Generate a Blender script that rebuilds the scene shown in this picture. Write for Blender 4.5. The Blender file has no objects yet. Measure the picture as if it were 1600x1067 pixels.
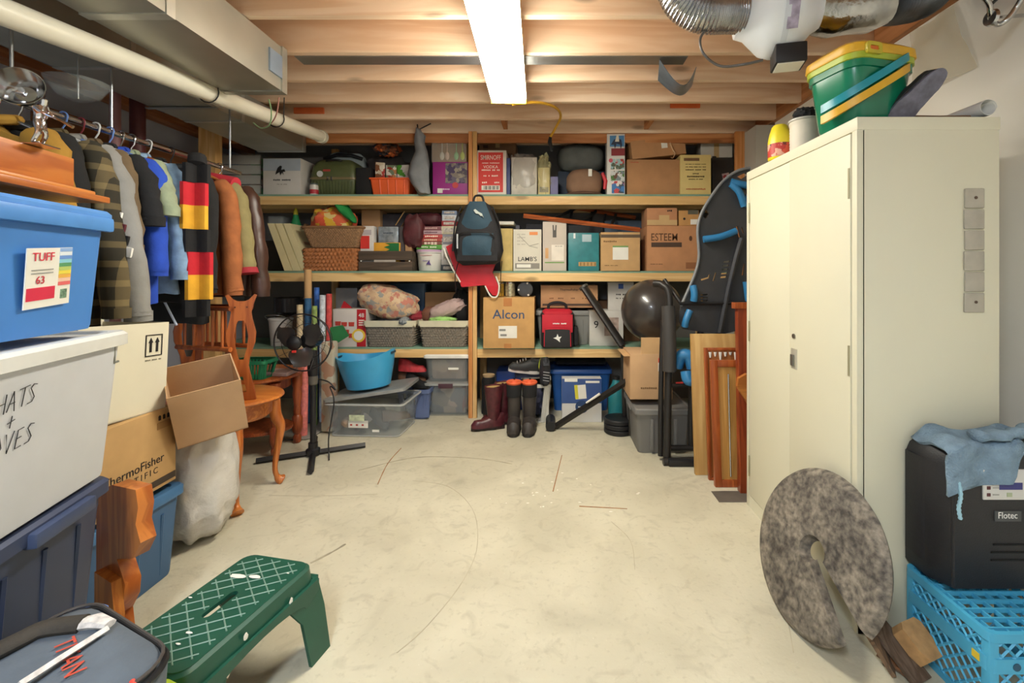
import bpy, bmesh, math, random
from mathutils import Vector, Matrix, noise
from mathutils.geometry import tessellate_polygon
random.seed(7)
R = math.radians; PI = math.pi
sc = bpy.context.scene; COL = sc.collection
# ---------------------------------------------------------------- camera
F, VX, VY, HC = 717.0, 860.0, 425.0, 1.40        # focal length and vanishing point in pixels of 1600x1067, eye height in m
cam = bpy.data.objects.new('camera', bpy.data.cameras.new('camera')); COL.objects.link(cam)
cam.location = (0, 0, HC); cam.rotation_euler = (R(90), 0, 0)
cam.data.sensor_width = 36; cam.data.lens = 36*F/1600
cam.data.shift_x = -(VX-800)/1600; cam.data.shift_y = -(533.5-VY)/1600
cam.data.clip_start = .02
sc.camera = cam
# ---------------------------------------------------------------- world, exposure
w = bpy.data.worlds.new('world'); sc.world = w; w.use_nodes = True
w.node_tree.nodes['Background'].inputs[0].default_value = (.75, .85, 1, 1)
w.node_tree.nodes['Background'].inputs[1].default_value = .35
sc.view_settings.view_transform = 'Standard'; sc.view_settings.look = 'None'
sc.view_settings.gamma = 1; sc.view_settings.use_curve_mapping = False
sc.view_settings.exposure = 1.72
TUBE_FRONT = 20.5; TUBE_REAR = 32.0      # emission of the two ceiling fixtures
# ---------------------------------------------------------------- helpers
def P(px, py, D): return Vector(((px-VX)*D/F, D, HC-(py-VY)*D/F))
def PX(px, D): return (px-VX)*D/F
def PZ(py, D): return HC-(py-VY)*D/F
def lin(h):
    h = h.lstrip('#'); h = h if len(h) == 6 else ''.join(a*2 for a in h); c = [int(h[i:i+2], 16)/255 for i in (0, 2, 4)]
    return [x/12.92 if x <= .04045 else ((x+.055)/1.055)**2.4 for x in c]
_m = {}
def N(nt, t, **k):
    n = nt.nodes.new(t)
    for a, b in k.items():
        if a in n.inputs: n.inputs[a].default_value = b
        else: setattr(n, a, b)
    return n
def newmat(name):
    m = bpy.data.materials.new(name); m.use_nodes = True
    return m, m.node_tree, m.node_tree.nodes['Principled BSDF']
def M(col, rough=.55, metal=0, var=.08, vs=9, bump=0, bs=60, alpha=1, stretch=(1, 1, 1), col2=None, emit=0, coat=0, detail=3, spec=.5):
    key = (col, rough, metal, var, vs, bump, bs, alpha, stretch, col2, emit, coat)
    if key in _m: return _m[key]
    m, nt, b = newmat('mat_'+col.lstrip('#'))
    a = lin(col); c2 = lin(col2) if col2 else [min(1, x*(1+var)) for x in a]
    c1 = a if col2 else [x*(1-var) for x in a]
    tc = N(nt, 'ShaderNodeTexCoord'); mp = N(nt, 'ShaderNodeMapping'); mp.inputs['Scale'].default_value = stretch
    nt.links.new(tc.outputs['Object'], mp.inputs['Vector'])
    no = N(nt, 'ShaderNodeTexNoise', Scale=vs, Detail=detail); nt.links.new(mp.outputs[0], no.inputs['Vector'])
    rp = N(nt, 'ShaderNodeValToRGB'); rp.color_ramp.elements[0].position = .3; rp.color_ramp.elements[1].position = .7
    rp.color_ramp.elements[0].color = (*c1, 1); rp.color_ramp.elements[1].color = (*c2, 1)
    nt.links.new(no.outputs['Fac'], rp.inputs[0]); nt.links.new(rp.outputs[0], b.inputs['Base Color'])
    b.inputs['Roughness'].default_value = rough; b.inputs['Metallic'].default_value = metal
    b.inputs['Alpha'].default_value = alpha; b.inputs['Specular IOR Level'].default_value = spec
    b.inputs['Coat Weight'].default_value = coat
    if emit: nt.links.new(rp.outputs[0], b.inputs['Emission Color']); b.inputs['Emission Strength'].default_value = emit
    if bump:
        n2 = N(nt, 'ShaderNodeTexNoise', Scale=bs, Detail=4); nt.links.new(mp.outputs[0], n2.inputs['Vector'])
        bp = N(nt, 'ShaderNodeBump', Strength=bump, Distance=.01); nt.links.new(n2.outputs['Fac'], bp.inputs['Height'])
        nt.links.new(bp.outputs[0], b.inputs['Normal'])
    _m[key] = m; return m
def wood(c1, c2, axis=0, scale=5, rough=.5, knots=True, coat=0):
    key = ('w', c1, c2, axis, scale, rough, knots, coat)
    if key in _m: return _m[key]
    m, nt, b = newmat('wood_'+c1.lstrip('#'))
    tc = N(nt, 'ShaderNodeTexCoord'); mp = N(nt, 'ShaderNodeMapping')
    s = [scale*2.2]*3; s[axis] = scale*.16; mp.inputs['Scale'].default_value = s
    nt.links.new(tc.outputs['Object'], mp.inputs['Vector'])
    no = N(nt, 'ShaderNodeTexNoise', Scale=1.0, Detail=5, Distortion=1.2); nt.links.new(mp.outputs[0], no.inputs['Vector'])
    wv = N(nt, 'ShaderNodeMath', operation='MULTIPLY'); wv.inputs[1].default_value = 22; nt.links.new(no.outputs['Fac'], wv.inputs[0])
    sn = N(nt, 'ShaderNodeMath', operation='SINE'); nt.links.new(wv.outputs[0], sn.inputs[0])
    ad = N(nt, 'ShaderNodeMath', operation='MULTIPLY_ADD'); ad.inputs[1].default_value = .28; nt.links.new(sn.outputs[0], ad.inputs[0]); nt.links.new(no.outputs['Fac'], ad.inputs[2])
    rp = N(nt, 'ShaderNodeValToRGB'); rp.color_ramp.elements[0].position = .2; rp.color_ramp.elements[1].position = .78
    rp.color_ramp.elements[0].color = (*lin(c2), 1); rp.color_ramp.elements[1].color = (*lin(c1), 1)
    nt.links.new(ad.outputs[0], rp.inputs[0]); last = rp.outputs[0]
    if knots:
        m2 = N(nt, 'ShaderNodeMapping'); s2 = [5.5]*3; s2[axis] = 1.9; m2.inputs['Scale'].default_value = s2
        nt.links.new(tc.outputs['Object'], m2.inputs['Vector'])
        vo = N(nt, 'ShaderNodeTexVoronoi', Scale=1.0); nt.links.new(m2.outputs[0], vo.inputs['Vector'])
        r2 = N(nt, 'ShaderNodeValToRGB'); r2.color_ramp.elements[0].position = .07; r2.color_ramp.elements[1].position = .16
        r2.color_ramp.elements[0].color = (.75, .75, .75, 1); r2.color_ramp.elements[1].color = (0, 0, 0, 1)
        nt.links.new(vo.outputs['Distance'], r2.inputs[0])
        mx = N(nt, 'ShaderNodeMix', data_type='RGBA'); nt.links.new(r2.outputs[0], mx.inputs[0]); nt.links.new(last, mx.inputs[6])
        mx.inputs[7].default_value = (*[x*.45 for x in lin(c2)], 1); last = mx.outputs[2]
    nt.links.new(last, b.inputs['Base Color']); b.inputs['Roughness'].default_value = rough; b.inputs['Coat Weight'].default_value = coat
    _m[key] = m; return m
def patches(cols, scale=18, rough=.8, bump=.2, stretch=(1, 1, 1)):
    """cells of several flat colours: prints, flowered cloth, mixed small contents"""
    key = ('p', tuple(cols), scale, rough, stretch)
    if key in _m: return _m[key]
    m, nt, b = newmat('print_'+cols[0].lstrip('#'))
    tc = N(nt, 'ShaderNodeTexCoord'); mp = N(nt, 'ShaderNodeMapping'); mp.inputs['Scale'].default_value = stretch
    nz = N(nt, 'ShaderNodeTexNoise', Scale=scale*1.3); nt.links.new(tc.outputs['Object'], nz.inputs['Vector'])
    mx = N(nt, 'ShaderNodeMix', data_type='RGBA'); mx.inputs[0].default_value = .05
    nt.links.new(tc.outputs['Object'], mp.inputs[0]); nt.links.new(mp.outputs[0], mx.inputs[6]); nt.links.new(nz.outputs['Color'], mx.inputs[7])
    vo = N(nt, 'ShaderNodeTexVoronoi', Scale=scale); nt.links.new(mx.outputs[2], vo.inputs['Vector'])
    sp = N(nt, 'ShaderNodeSeparateColor'); nt.links.new(vo.outputs['Color'], sp.inputs[0])
    rp = N(nt, 'ShaderNodeValToRGB'); rp.color_ramp.interpolation = 'CONSTANT'
    e = rp.color_ramp.elements
    while len(e) < len(cols): e.new(.5)
    for i, c in enumerate(cols): e[i].position = i/len(cols); e[i].color = (*lin(c), 1)
    nt.links.new(sp.outputs[0], rp.inputs[0]); nt.links.new(rp.outputs[0], b.inputs['Base Color']); b.inputs['Roughness'].default_value = rough
    if bump:
        bp = N(nt, 'ShaderNodeBump', Strength=bump, Distance=.01); nt.links.new(nz.outputs['Fac'], bp.inputs['Height']); nt.links.new(bp.outputs[0], b.inputs['Normal'])
    _m[key] = m; return m
# geometry: G = (verts, faces)
class G:
    def __init__(s, v=None, f=None): s.v = [Vector(a) for a in (v or [])]; s.f = [tuple(a) for a in (f or [])]
    def add(s, o):
        n = len(s.v); s.v += [a.copy() for a in o.v]; s.f += [tuple(i+n for i in f) for f in o.f]; return s
    def __add__(s, o): return G(s.v, s.f).add(o)
    def tf(s, m): return G([m @ a for a in s.v], s.f)
    def mv(s, x=0, y=0, z=0): return G([a+Vector((x, y, z)) for a in s.v], s.f)
    def rot(s, ax, d): return s.tf(Matrix.Rotation(R(d), 4, ax))
    def wob(s, amp, freq, seed=0):
        o = Vector((seed*3.1, seed*1.7, seed*.9))
        return G([a+noise.noise_vector(a*freq+o)*amp for a in s.v], s.f)
def box(x0, x1, y0, y1, z0, z1, bev=0):
    if bev <= 0:
        return G([(x0,y0,z0),(x1,y0,z0),(x1,y1,z0),(x0,y1,z0),(x0,y0,z1),(x1,y0,z1),(x1,y1,z1),(x0,y1,z1)],
                 [(3,2,1,0),(4,5,6,7),(0,1,5,4),(1,2,6,5),(2,3,7,6),(3,0,4,7)])
    bm = bmesh.new(); bmesh.ops.create_cube(bm, size=1)
    for v in bm.verts: v.co = Vector(((x0+x1)/2+v.co.x*(x1-x0), (y0+y1)/2+v.co.y*(y1-y0), (z0+z1)/2+v.co.z*(z1-z0)))
    bmesh.ops.bevel(bm, geom=bm.edges[:], offset=bev, segments=2, affect='EDGES', profile=.6)
    bm.verts.index_update(); g = G([v.co.copy() for v in bm.verts], [[v.index for v in f.verts] for f in bm.faces]); bm.free(); return g
def bx(w, d, h, bev=0, z=0): return box(-w/2, w/2, -d/2, d/2, z, z+h, bev)
def rrect(w, d, r=.02, n=4):
    r = min(r, w/2-1e-4, d/2-1e-4); o = []
    for cx, cy, a0 in ((w/2-r, d/2-r, 0), (-w/2+r, d/2-r, 90), (-w/2+r, -d/2+r, 180), (w/2-r, -d/2+r, 270)):
        for k in range(n+1):
            a = R(a0+90*k/n); o.append((cx+r*math.cos(a), cy+r*math.sin(a)))
    return o
def loft(secs, cap0=True, cap1=True, closed=True):
    n = len(secs[0]); g = G()
    for s in secs: g.v += [Vector(p) for p in s]
    for i in range(len(secs)-1):
        for j in range(n if closed else n-1):
            a, b = i*n+j, i*n+(j+1) % n; g.f.append((a, b, b+n, a+n))
    if cap0: g.f.append(tuple(reversed(range(n))))
    if cap1: g.f.append(tuple(range((len(secs)-1)*n, len(secs)*n)))
    return g
def rl(secs, cap0=True, cap1=True, n=4):
    """loft of rounded rectangles (w, d, z, r)"""
    return loft([[(x, y, z) for x, y in rrect(w_, d_, r_, n)] for w_, d_, z, r_ in secs], cap0, cap1)
def lathe(prof, n=24, cap0=True, cap1=True, sx=1, sy=1):
    return loft([[(r*sx*math.cos(2*PI*k/n), r*sy*math.sin(2*PI*k/n), z) for k in range(n)] for r, z in prof], cap0, cap1)
def tube(pts, r, n=8, caps=True, flat=1.0):
    pts = [Vector(p) for p in pts]; rs = list(r) if isinstance(r, (list, tuple)) else [r]*len(pts)
    if len(rs) != len(pts):
        m = len(rs)-1; q = [i/(len(pts)-1)*m for i in range(len(pts))]; rs = [rs[min(int(a), m-1)]*(1-(a-min(int(a), m-1)))+rs[min(int(a), m-1)+1]*(a-min(int(a), m-1)) for a in q]
    secs = []; up = None
    for i, p in enumerate(pts):
        t = (pts[min(i+1, len(pts)-1)]-pts[max(i-1, 0)]).normalized()
        if up is None: up = Vector((0, 0, 1)) if abs(t.z) < .9 else Vector((1, 0, 0))
        a = t.cross(up).normalized(); up = a.cross(t).normalized()
        secs.append([p+(a*math.cos(2*PI*k/n)+up*math.sin(2*PI*k/n)*flat)*rs[i] for k in range(n)])
    g = loft(secs, caps, caps); return g
def spline(pts, n=6):
    pts = [Vector(p) for p in pts]; o = []
    for i in range(len(pts)-1):
        p0, p1, p2, p3 = pts[max(i-1, 0)], pts[i], pts[i+1], pts[min(i+2, len(pts)-1)]
        for k in range(n):
            t = k/n; o.append(.5*((2*p1)+(p2-p0)*t+(2*p0-5*p1+4*p2-p3)*t*t+(3*p1-p0-3*p2+p3)*t**3))
    return o+[pts[-1]]
def prism(outer, th, holes=(), y0=None):
    """flat shape in the XZ plane with thickness along Y, with true holes"""
    loops = [list(outer)]+[list(h) for h in holes]; y0 = -th/2 if y0 is None else y0
    flat = [p for l in loops for p in l]; n = len(flat)
    tris = tessellate_polygon([[Vector((p[0], p[1], 0)) for p in l] for l in loops])
    g = G([(p[0], y0, p[1]) for p in flat]+[(p[0], y0+th, p[1]) for p in flat])
    for t in tris:
        a, b, c = [Vector((*flat[i], 0)) for i in t]
        t = t if (b-a).cross(c-a).z > 0 else (t[0], t[2], t[1])
        g.f.append(tuple(t)); g.f.append(tuple(i+n for i in reversed(t)))
    o = 0
    for li, l in enumerate(loops):
        m = len(l); area = sum(l[i][0]*l[(i+1) % m][1]-l[(i+1) % m][0]*l[i][1] for i in range(m))
        for i in range(m):
            a, b = o+i, o+(i+1) % m
            q = (b, a, a+n, b+n)
            g.f.append(q if (area > 0) == (li == 0) else tuple(reversed(q)))
        o += m
    return g
def ell(cx, cz, a, b, n=20): return [(cx+a*math.cos(2*PI*k/n), cz+b*math.sin(2*PI*k/n)) for k in range(n)]
def grid(fn, nu, nv):
    g = G([fn(i/(nu-1), j/(nv-1)) for j in range(nv) for i in range(nu)])
    for j in range(nv-1):
        for i in range(nu-1): a = j*nu+i; g.f.append((a, a+1, a+nu+1, a+nu))
    return g
def shell(g, th):
    """give a sheet real thickness"""
    me = bpy.data.meshes.new('t'); me.from_pydata(g.v, [], g.f); bm = bmesh.new(); bm.from_mesh(me)
    bmesh.ops.recalc_face_normals(bm, faces=bm.faces[:]); bmesh.ops.solidify(bm, geom=bm.faces[:], thickness=th)
    bm.verts.index_update(); o = G([v.co.copy() for v in bm.verts], [[v.index for v in f.verts] for f in bm.faces]); bm.free(); bpy.data.meshes.remove(me); return o
def blob(rx, ry, rz, amp=.15, freq=3, seed=0, e=1.0, nu=28, nv=16, zmin=None):
    """lumpy soft body centred on the origin; e<1 is boxier"""
    off = Vector((seed*5.3, seed*2.9, seed*7.1)); sg = lambda x: math.copysign(abs(x)**e, x); secs = []
    for j in range(nv+1):
        th = PI*j/nv; s = []
        for i in range(nu):
            ph = 2*PI*i/nu
            d = Vector((sg(math.sin(th))*sg(math.cos(ph)), sg(math.sin(th))*sg(math.sin(ph)), -sg(math.cos(th))))
            k = 1+amp*noise.noise(d*freq+off)+amp*.45*noise.noise(d*freq*2.6+off)
            v = Vector((d.x*rx*k, d.y*ry*k, d.z*rz*k))
            if zmin is not None and v.z < zmin: v.z = zmin+(v.z-zmin)*.04
            s.append(v)
        secs.append(s)
    return loft(secs, True, True)
def mk(name, g, mat, parent=None, label=None, sharp=38, kind=None):
    me = bpy.data.meshes.new(name); me.from_pydata([tuple(v) for v in g.v], [], g.f); me.update()
    bm = bmesh.new(); bm.from_mesh(me); bmesh.ops.recalc_face_normals(bm, faces=bm.faces[:]); bm.to_mesh(me); bm.free()
    me.polygons.foreach_set('use_smooth', [True]*len(me.polygons)); me.set_sharp_from_angle(angle=R(sharp))
    me.materials.append(mat); o = bpy.data.objects.new(name, me); COL.objects.link(o)
    if parent: o.parent = parent
    if label: o['label'] = label
    if kind: o['kind'] = kind
    return o
def tag(o, label, cat, group=None):
    o['label'] = label; o['category'] = cat
    if group: o['group'] = group
    return o
def thing(name, label, cat, loc=(0, 0, 0), rot=(0, 0, 0), group=None):
    o = bpy.data.objects.new(name, None); COL.objects.link(o); o.location = loc; o.rotation_euler = [R(a) for a in rot]; o.empty_display_size = .05
    return tag(o, label, cat, group)
def one(name, g, mat, label, cat, loc=(0, 0, 0), rot=(0, 0, 0), group=None, sharp=38):
    o = mk(name, g, mat, sharp=sharp); o.location = loc; o.rotation_euler = [R(a) for a in rot]; return tag(o, label, cat, group)
def struct(name, g, mat): return mk(name, g, mat, kind='structure')
def textg(s, width=None, size=None, shear=0, space=1.0, bold=.004):
    """lettering as a flat mesh in the XZ plane, centred on the origin, facing -Y"""
    cu = bpy.data.curves.new('t', 'FONT'); cu.body = s; cu.align_x = 'CENTER'; cu.align_y = 'CENTER'; cu.shear = shear; cu.space_character = space; cu.resolution_u = 3; cu.offset = bold
    cu.extrude = .002
    o = bpy.data.objects.new('t', cu); COL.objects.link(o)
    me = bpy.data.meshes.new_from_object(o); bpy.data.objects.remove(o); bpy.data.curves.remove(cu)
    xs = [v.co.x for v in me.vertices]; k = width/(max(xs)-min(xs)) if width else size
    g = G([(v.co.x*k, -v.co.z*.12, v.co.y*k) for v in me.vertices], [tuple(p.vertices) for p in me.polygons]); bpy.data.meshes.remove(me); return g
LEGIBLE = {'SMIRNOFF', 'VODKA', "LAMB'S", 'ESTEEM', 'Alcon', 'ThermoFisher', 'SCIENTIFIC', '48', 'TUFF', '63', 'Flotec', 'TITAN', '9'}
INK = M('#1d1b1c', .6, var=.02); WHITE = M('#eceae4', .5, var=.03)
def txt(t, s, x, z, y, width=None, size=None, mat=None, shear=0, roll=0, xs=1.0, name='lettering', space=1.0, zs=1.0):
    if s not in LEGIBLE:      # print too small to read in the picture: broken word strokes instead of letters
        n = len(s); wd = width or size*n*.55; cw = wd/n; g = G()
        for i, ch in enumerate(s):
            if ch != ' ': g.add(box(-wd/2+i*cw+cw*.12, -wd/2+(i+1)*cw-cw*.12, -.0006, .0006, -cw*.5*random.uniform(.6, 1), cw*.5*random.uniform(.6, 1)))
        name = 'small_print'
    else: g = textg(s, width, size, shear, space)
    if xs != 1 or zs != 1: g = G([(v.x*xs, v.y, v.z*zs) for v in g.v], g.f)
    if roll: g = g.rot('Y', -roll)
    return mk(name, g.mv(x, y-.0012, z), mat or INK, t, kind='stuff' if name == 'small_print' else None)
def panel(t, x, z, w_, h, y, mat, name='label_sticker', th=.0016, roll=0, label=None):
    g = box(-w_/2, w_/2, -th, th, -h/2, h/2)
    if roll: g = g.rot('Y', -roll)
    return mk(name, g.mv(x, y, z), mat, t, label)
# common materials
CARD = M('#c09a72', .85, var=.07, vs=6, bump=.05, bs=120); CARD2 = M('#b48a62', .85, var=.07, vs=6); CARDL = M('#c9a070', .85, var=.06, vs=7)
TAPE = M('#c9a878', .3, var=.05); BLACK = M('#17171a', .5, var=.1); BLACKR = M('#1b1b1d', .85, var=.15); CHROME = M('#c8c8c8', .15, 1, var=.04)
STEEL = M('#a9adb0', .38, 1, var=.12, vs=3); PINE = wood('#ecca92', '#deb478', 0, 4); PINEV = wood('#ecc48a', '#d8a768', 2, 4)
OAK = wood('#c97a38', '#a4561f', 0, 7, .35, False, .2); OAKV = wood('#c97a38', '#a4561f', 2, 7, .35, False, .2)
CLEAR = M('#b9c0c2', .18, var=.03, alpha=.2); CLEARW = M('#d9dad6', .3, var=.03, alpha=.45); PAPER = M('#e9e6dc', .7, var=.04)
# ---------------------------------------------------------------- room
XL, XR, YB, YF, ZJ = -3.4, 2.03, 5.1, -2.6, 2.75
def floor_mat():
    m, nt, b = newmat('concrete_floor'); tc = N(nt, 'ShaderNodeTexCoord')
    def nz(s, d, dist=0):
        n = N(nt, 'ShaderNodeTexNoise', Scale=s, Detail=d, Distortion=dist); nt.links.new(tc.outputs['Object'], n.inputs['Vector']); return n
    def ramp(src, p0, p1, c0, c1):
        r = N(nt, 'ShaderNodeValToRGB'); r.color_ramp.elements[0].position = p0; r.color_ramp.elements[1].position = p1
        r.color_ramp.elements[0].color = (*c0, 1); r.color_ramp.elements[1].color = (*c1, 1); nt.links.new(src, r.inputs[0]); return r.outputs[0]
    base = ramp(nz(2.2, 8, .6).outputs['Fac'], .3, .7, lin('#bdb69f'), lin('#d2cbb4'))
    def over(cur, src, p0, p1, col, k):
        f = ramp(src, p0, p1, (0, 0, 0), (k, k, k)); mx = N(nt, 'ShaderNodeMix', data_type='RGBA'); nt.links.new(f, mx.inputs[0]); nt.links.new(cur, mx.inputs[6]); mx.inputs[7].default_value = (*lin(col), 1); return mx.outputs[2]
    base = over(base, nz(9, 10, 1.5).outputs['Fac'], .55, .75, '#9c947e', .45)
    base = over(base, nz(38, 6).outputs['Fac'], .58, .72, '#a79f88', .4)
    base = over(base, nz(1.1, 5, 2.2).outputs['Fac'], .6, .78, '#8d8674', .4)
    base = over(base, nz(120, 3).outputs['Fac'], .68, .76, '#e9e4d2', .5)
    nt.links.new(base, b.inputs['Base Color']); b.inputs['Roughness'].default_value = .62
    bp = N(nt, 'ShaderNodeBump', Strength=.12, Distance=.01); nt.links.new(nz(60, 6).outputs['Fac'], bp.inputs['Height']); nt.links.new(bp.outputs[0], b.inputs['Normal'])
    return m
fl = struct('floor', box(XL-.2, XR+.3, YF, YB+.1, -.12, 0), floor_mat())
RUST = M('#9c7048', .9, var=.3, vs=40); GREY = M('#b4ab93', .9, var=.15)
def mark(pts, wd, mat, name='scratch_mark'):
    q = [Vector((PX(x, 1003.8/(y-VY)), 1003.8/(y-VY), 0)) for x, y in pts]; q = spline(q, 5) if len(q) > 2 else q
    g = G()
    for i, p in enumerate(q):
        t = (q[min(i+1, len(q)-1)]-q[max(i-1, 0)]).normalized(); s = Vector((-t.y, t.x, 0))*wd*(.6+.6*random.random())
        g.v += [p+s+Vector((0, 0, .0012)), p-s+Vector((0, 0, .0012))]
    g.f = [(2*i, 2*i+1, 2*i+3, 2*i+2) for i in range(len(q)-1)]
    mk(name, shell(g, .001), mat, fl)
mark([(627, 700), (606, 724), (590, 757)], .0042, RUST, 'rust_mark'); mark([(878, 711), (864, 768)], .0042, RUST, 'rust_mark'); mark([(905, 791), (980, 795)], .005, RUST, 'rust_mark')
mark([(645, 751), (700, 760), (738, 795), (746, 850), (725, 905), (670, 975), (620, 1020)], .0022, GREY); mark([(955, 815), (985, 845), (992, 890)], .002, GREY)
mark([(420, 774), (500, 775), (590, 772)], .002, GREY); mark([(560, 735), (640, 716), (700, 714), (760, 718), (800, 725)], .005, M('#a8a088', .9, var=.3)); mark([(485, 880), (520, 862), (540, 850)], .006, M('#9c947e', .9, var=.3))
mark([(1200, 830), (1225, 940), (1240, 1020)], .002, GREY)
for i in range(22):
    px, py = random.gauss(850, 75), random.gauss(775, 18); D_ = 1003.8/(py-VY); mk('paint_speck', blob(.008*random.uniform(.5, 1.4), .006, .0012, .3, 4, i, nu=8, nv=5).mv(PX(px, D_), D_, .001), M('#efeadc', .8), fl)
LW = M('#9ea2b0', .9, var=.05, vs=2, bump=.1, bs=30)
struct('wall_left', box(XL-.15, XL, YF, YB, 0, ZJ+.24), LW)
RWm = M('#ebe6da', .75, var=.03, vs=2, bump=.04, bs=14)
wr = struct('wall_right', box(XR, XR+.15, YF, 4.15, 0, ZJ), RWm)
struct('wall_right_foundation', box(1.86, XR+.15, 4.15, YB, 0, ZJ-.02), M('#b9b5aa', .9, var=.05, vs=3))
struct('wall_back', box(XL-.15, XR+.15, YB, YB+.12, 0, ZJ+.26), M('#7d7a78', .9, var=.08, vs=3))
struct('wall_front', box(XL-.15, XR+.15, YF-.12, YF, 0, ZJ+.2), M('#d8d4c8', .8, var=.04))
def poly(u, v):   # loose plastic sheet hanging on the wall
    y = 2.29+u*.27; z = 2.73-v*.36; return (XR-.006-.012*(1+math.sin(u*9+v*4))-.01*noise.noise(Vector((u*4, v*5, 1))), y-.12*v*(1-u), z)
mk('plastic_sheet', shell(grid(poly, 16, 16), .002), M('#e2dac2', .25, var=.05, alpha=.3), wr)
JW = wood('#f0d6ba', '#e4c2a0', 0, 3.2, .6)
ce = struct('ceiling', box(XL, XR+.15, YF, YB, ZJ+.235, ZJ+.26), wood('#d8ad84', '#c2906a', 1, 2.5, .7))
for k in range(-12, 6):
    y = 2.82+.408*k
    if y < YF+.05: continue
    mk('joist', box(XL, XR-.04, y, y+.045, ZJ, ZJ+.235, .003).mv(0, 0, 0), JW, ce)
mk('rim_joist', box(XR-.04, XR+.12, YF, 4.9, ZJ, ZJ+.235), wood('#c98f60', '#a96f40', 1, 3, .6), ce)
mk('wall_plate', box(XL, XL+.12, YF, YB, ZJ-.06, ZJ), wood('#a9734a', '#875330', 1, 3), ce)
for x in (-.45, .9): mk('blocking', box(x, x+.04, 4.12, 4.41, ZJ+.02, ZJ+.2), wood('#c98f60', '#a96f40', 1, 3, .6), ce)
mk('sheet_metal_panning', box(-1.6, .86, 2.866, 2.98, ZJ-.004, ZJ+.001), STEEL, ce)
for (x, y, w_) in ((480, 172, 40), (1072, 163, 50)):
    p = P(x, y, 4.0); mk('orange_shim', box(p.x-.13, p.x+.13, 4.02, 4.04, p.z-.02, p.z+.03), M('#e0703c', .7), ce)
# twisted blue-grey metal strap nailed between the joists
def strap(u, v): a = u*1.2; return (PX(1020, 3.1)+u*.27+.05*v+.02*math.sin(a*3), 2.9+.26*v+.1*u, ZJ-.008-.14*math.sin(u*PI)*(1-.4*v)-.02*v)
mk('metal_strap', shell(grid(strap, 12, 5), .003), M('#7f93a6', .35, .8, var=.2), ce)
for (px, d) in ((322, 4.12),):
    struct('trim_1', box(PX(310, d), PX(336, d), d, d+.09, 0, ZJ), PINEV)
struct('trim_2', box(XL, XL+.05, 3.0, 4.9, 2.35, 2.5), wood('#8a5a38', '#6d4326', 1, 3))
# ---------------------------------------------------------------- fluorescent fixtures
def emit_mat(name, col, k):
    m, nt, b = newmat(name); b.inputs['Base Color'].default_value = (.9, .9, .85, 1)
    nz = N(nt, 'ShaderNodeTexNoise', Scale=2.0); r = N(nt, 'ShaderNodeValToRGB'); r.color_ramp.elements[0].color = (*[c*.97 for c in col], 1); r.color_ramp.elements[1].color = (*col, 1)
    nt.links.new(nz.outputs['Fac'], r.inputs[0]); nt.links.new(r.outputs[0], b.inputs['Emission Color']); b.inputs['Emission Strength'].default_value = k; return m
def fixture(label, x, y, rot, em):
    t = thing('fluorescent_light', label, 'light fixture', (x, y, 2.60), (0, 0, rot), 'ceiling fluorescent fixtures')
    mk('housing', box(-.125, .125, -.63, .63, .05, .062, .003)+box(-.09, .09, -.62, .62, .062, .11, .008), M('#dcd9c8', .5), t)
    mk('diffuser', rl([(.22, 1.22, 0, .03), (.245, 1.24, .02, .03), (.245, 1.24, .05, .03)]), em, t)
    for s in (-1, 1):
        mk('end_cap', box(-.125, .125, s*.625-.006, s*.625+.006, -.004, .056, .004), M('#e0c23a', .4), t)
        mk('hanger_chain', tube([(0, s*.5, .11), (0, s*.5, .155)], .006), STEEL, t)
    return t
fx = fixture('white fluorescent light fixture hanging under the ceiling joists', -.28, 2.64, 1.5, emit_mat('lamp_glow', (1, .955, .82), TUBE_FRONT))
fixture('fluorescent light fixture behind the viewer, out of the picture', -.5, -.75, 0, emit_mat('lamp_glow_rear', (.80, .90, 1), TUBE_REAR))
c = [P(800, 163, 3.28), P(840, 160, 3.4), P(868, 168, 3.6), P(876, 182, 3.9), P(868, 200, 4.1), P(860, 214, 4.2)]
t = thing('extension_cord', 'yellow power cord running from the light fixture to a dangling plug', 'cord', c[0])
mk('cable', tube([q-c[0] for q in spline(c, 6)], .011), M('#d6a32b', .45), t)
mk('plug', tube([c[-1]-c[0], P(859, 222, 4.2)-c[0], P(862, 236, 4.2)-c[0]], [.014, .02, .012]), BLACK, t)
# ---------------------------------------------------------------- ducts and pipes under the ceiling
t = thing('sheet_metal_duct', 'large rectangular galvanised duct beside the front joists', 'duct', (-1.79, 1.0, 2.485))
DW = .36
mk('trunk', box(-.18, .18, -1.2, 1.78, 0, .26), M('#b4b2a6', .42, .75, var=.12, vs=2.5, bump=.05, bs=6), t)
mk('end_flange', box(-.19, .19, 1.74, 1.79, -.008, .264), M('#bdbdb4', .35, .8, var=.1), t)
for y in (-.1, .92): mk('seam_band', box(-.185, .185, y, y+.045, -.006, .262), M('#d0d0c6', .35, .7, var=.08), t)
mk('side_bracket', box(.18, .19, 1.62, 1.74, .07, .2), M('#9fb2c8', .4, .7), t)
t = thing('sheet_metal_duct', 'long low galvanised duct above the clothes rail', 'duct', (-2.5, 2.2, 2.52))
mk('trunk', box(-.21, .21, -1.9, 2.1, 0, .22), M('#a3a49c', .45, .7, var=.15, vs=2.5, bump=.05, bs=6), t)
for y in (-.6, .3, 1.2, 2.04): mk('seam_band', box(-.215, .215, y, y+.03, -.006, .222), M('#b6b8b4', .35, .75, var=.1), t)
mk('hanger_strap', box(-.24, .24, .9, .93, -.012, -.006), M('#8b8f90', .4, .7), t)
a, b = P(-70, -11, 1.52), P(503, 214, 4.15)
t = thing('drain_pipe', 'white plastic drain pipe sloping past the ducts', 'pipe', a); d = b-a
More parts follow.
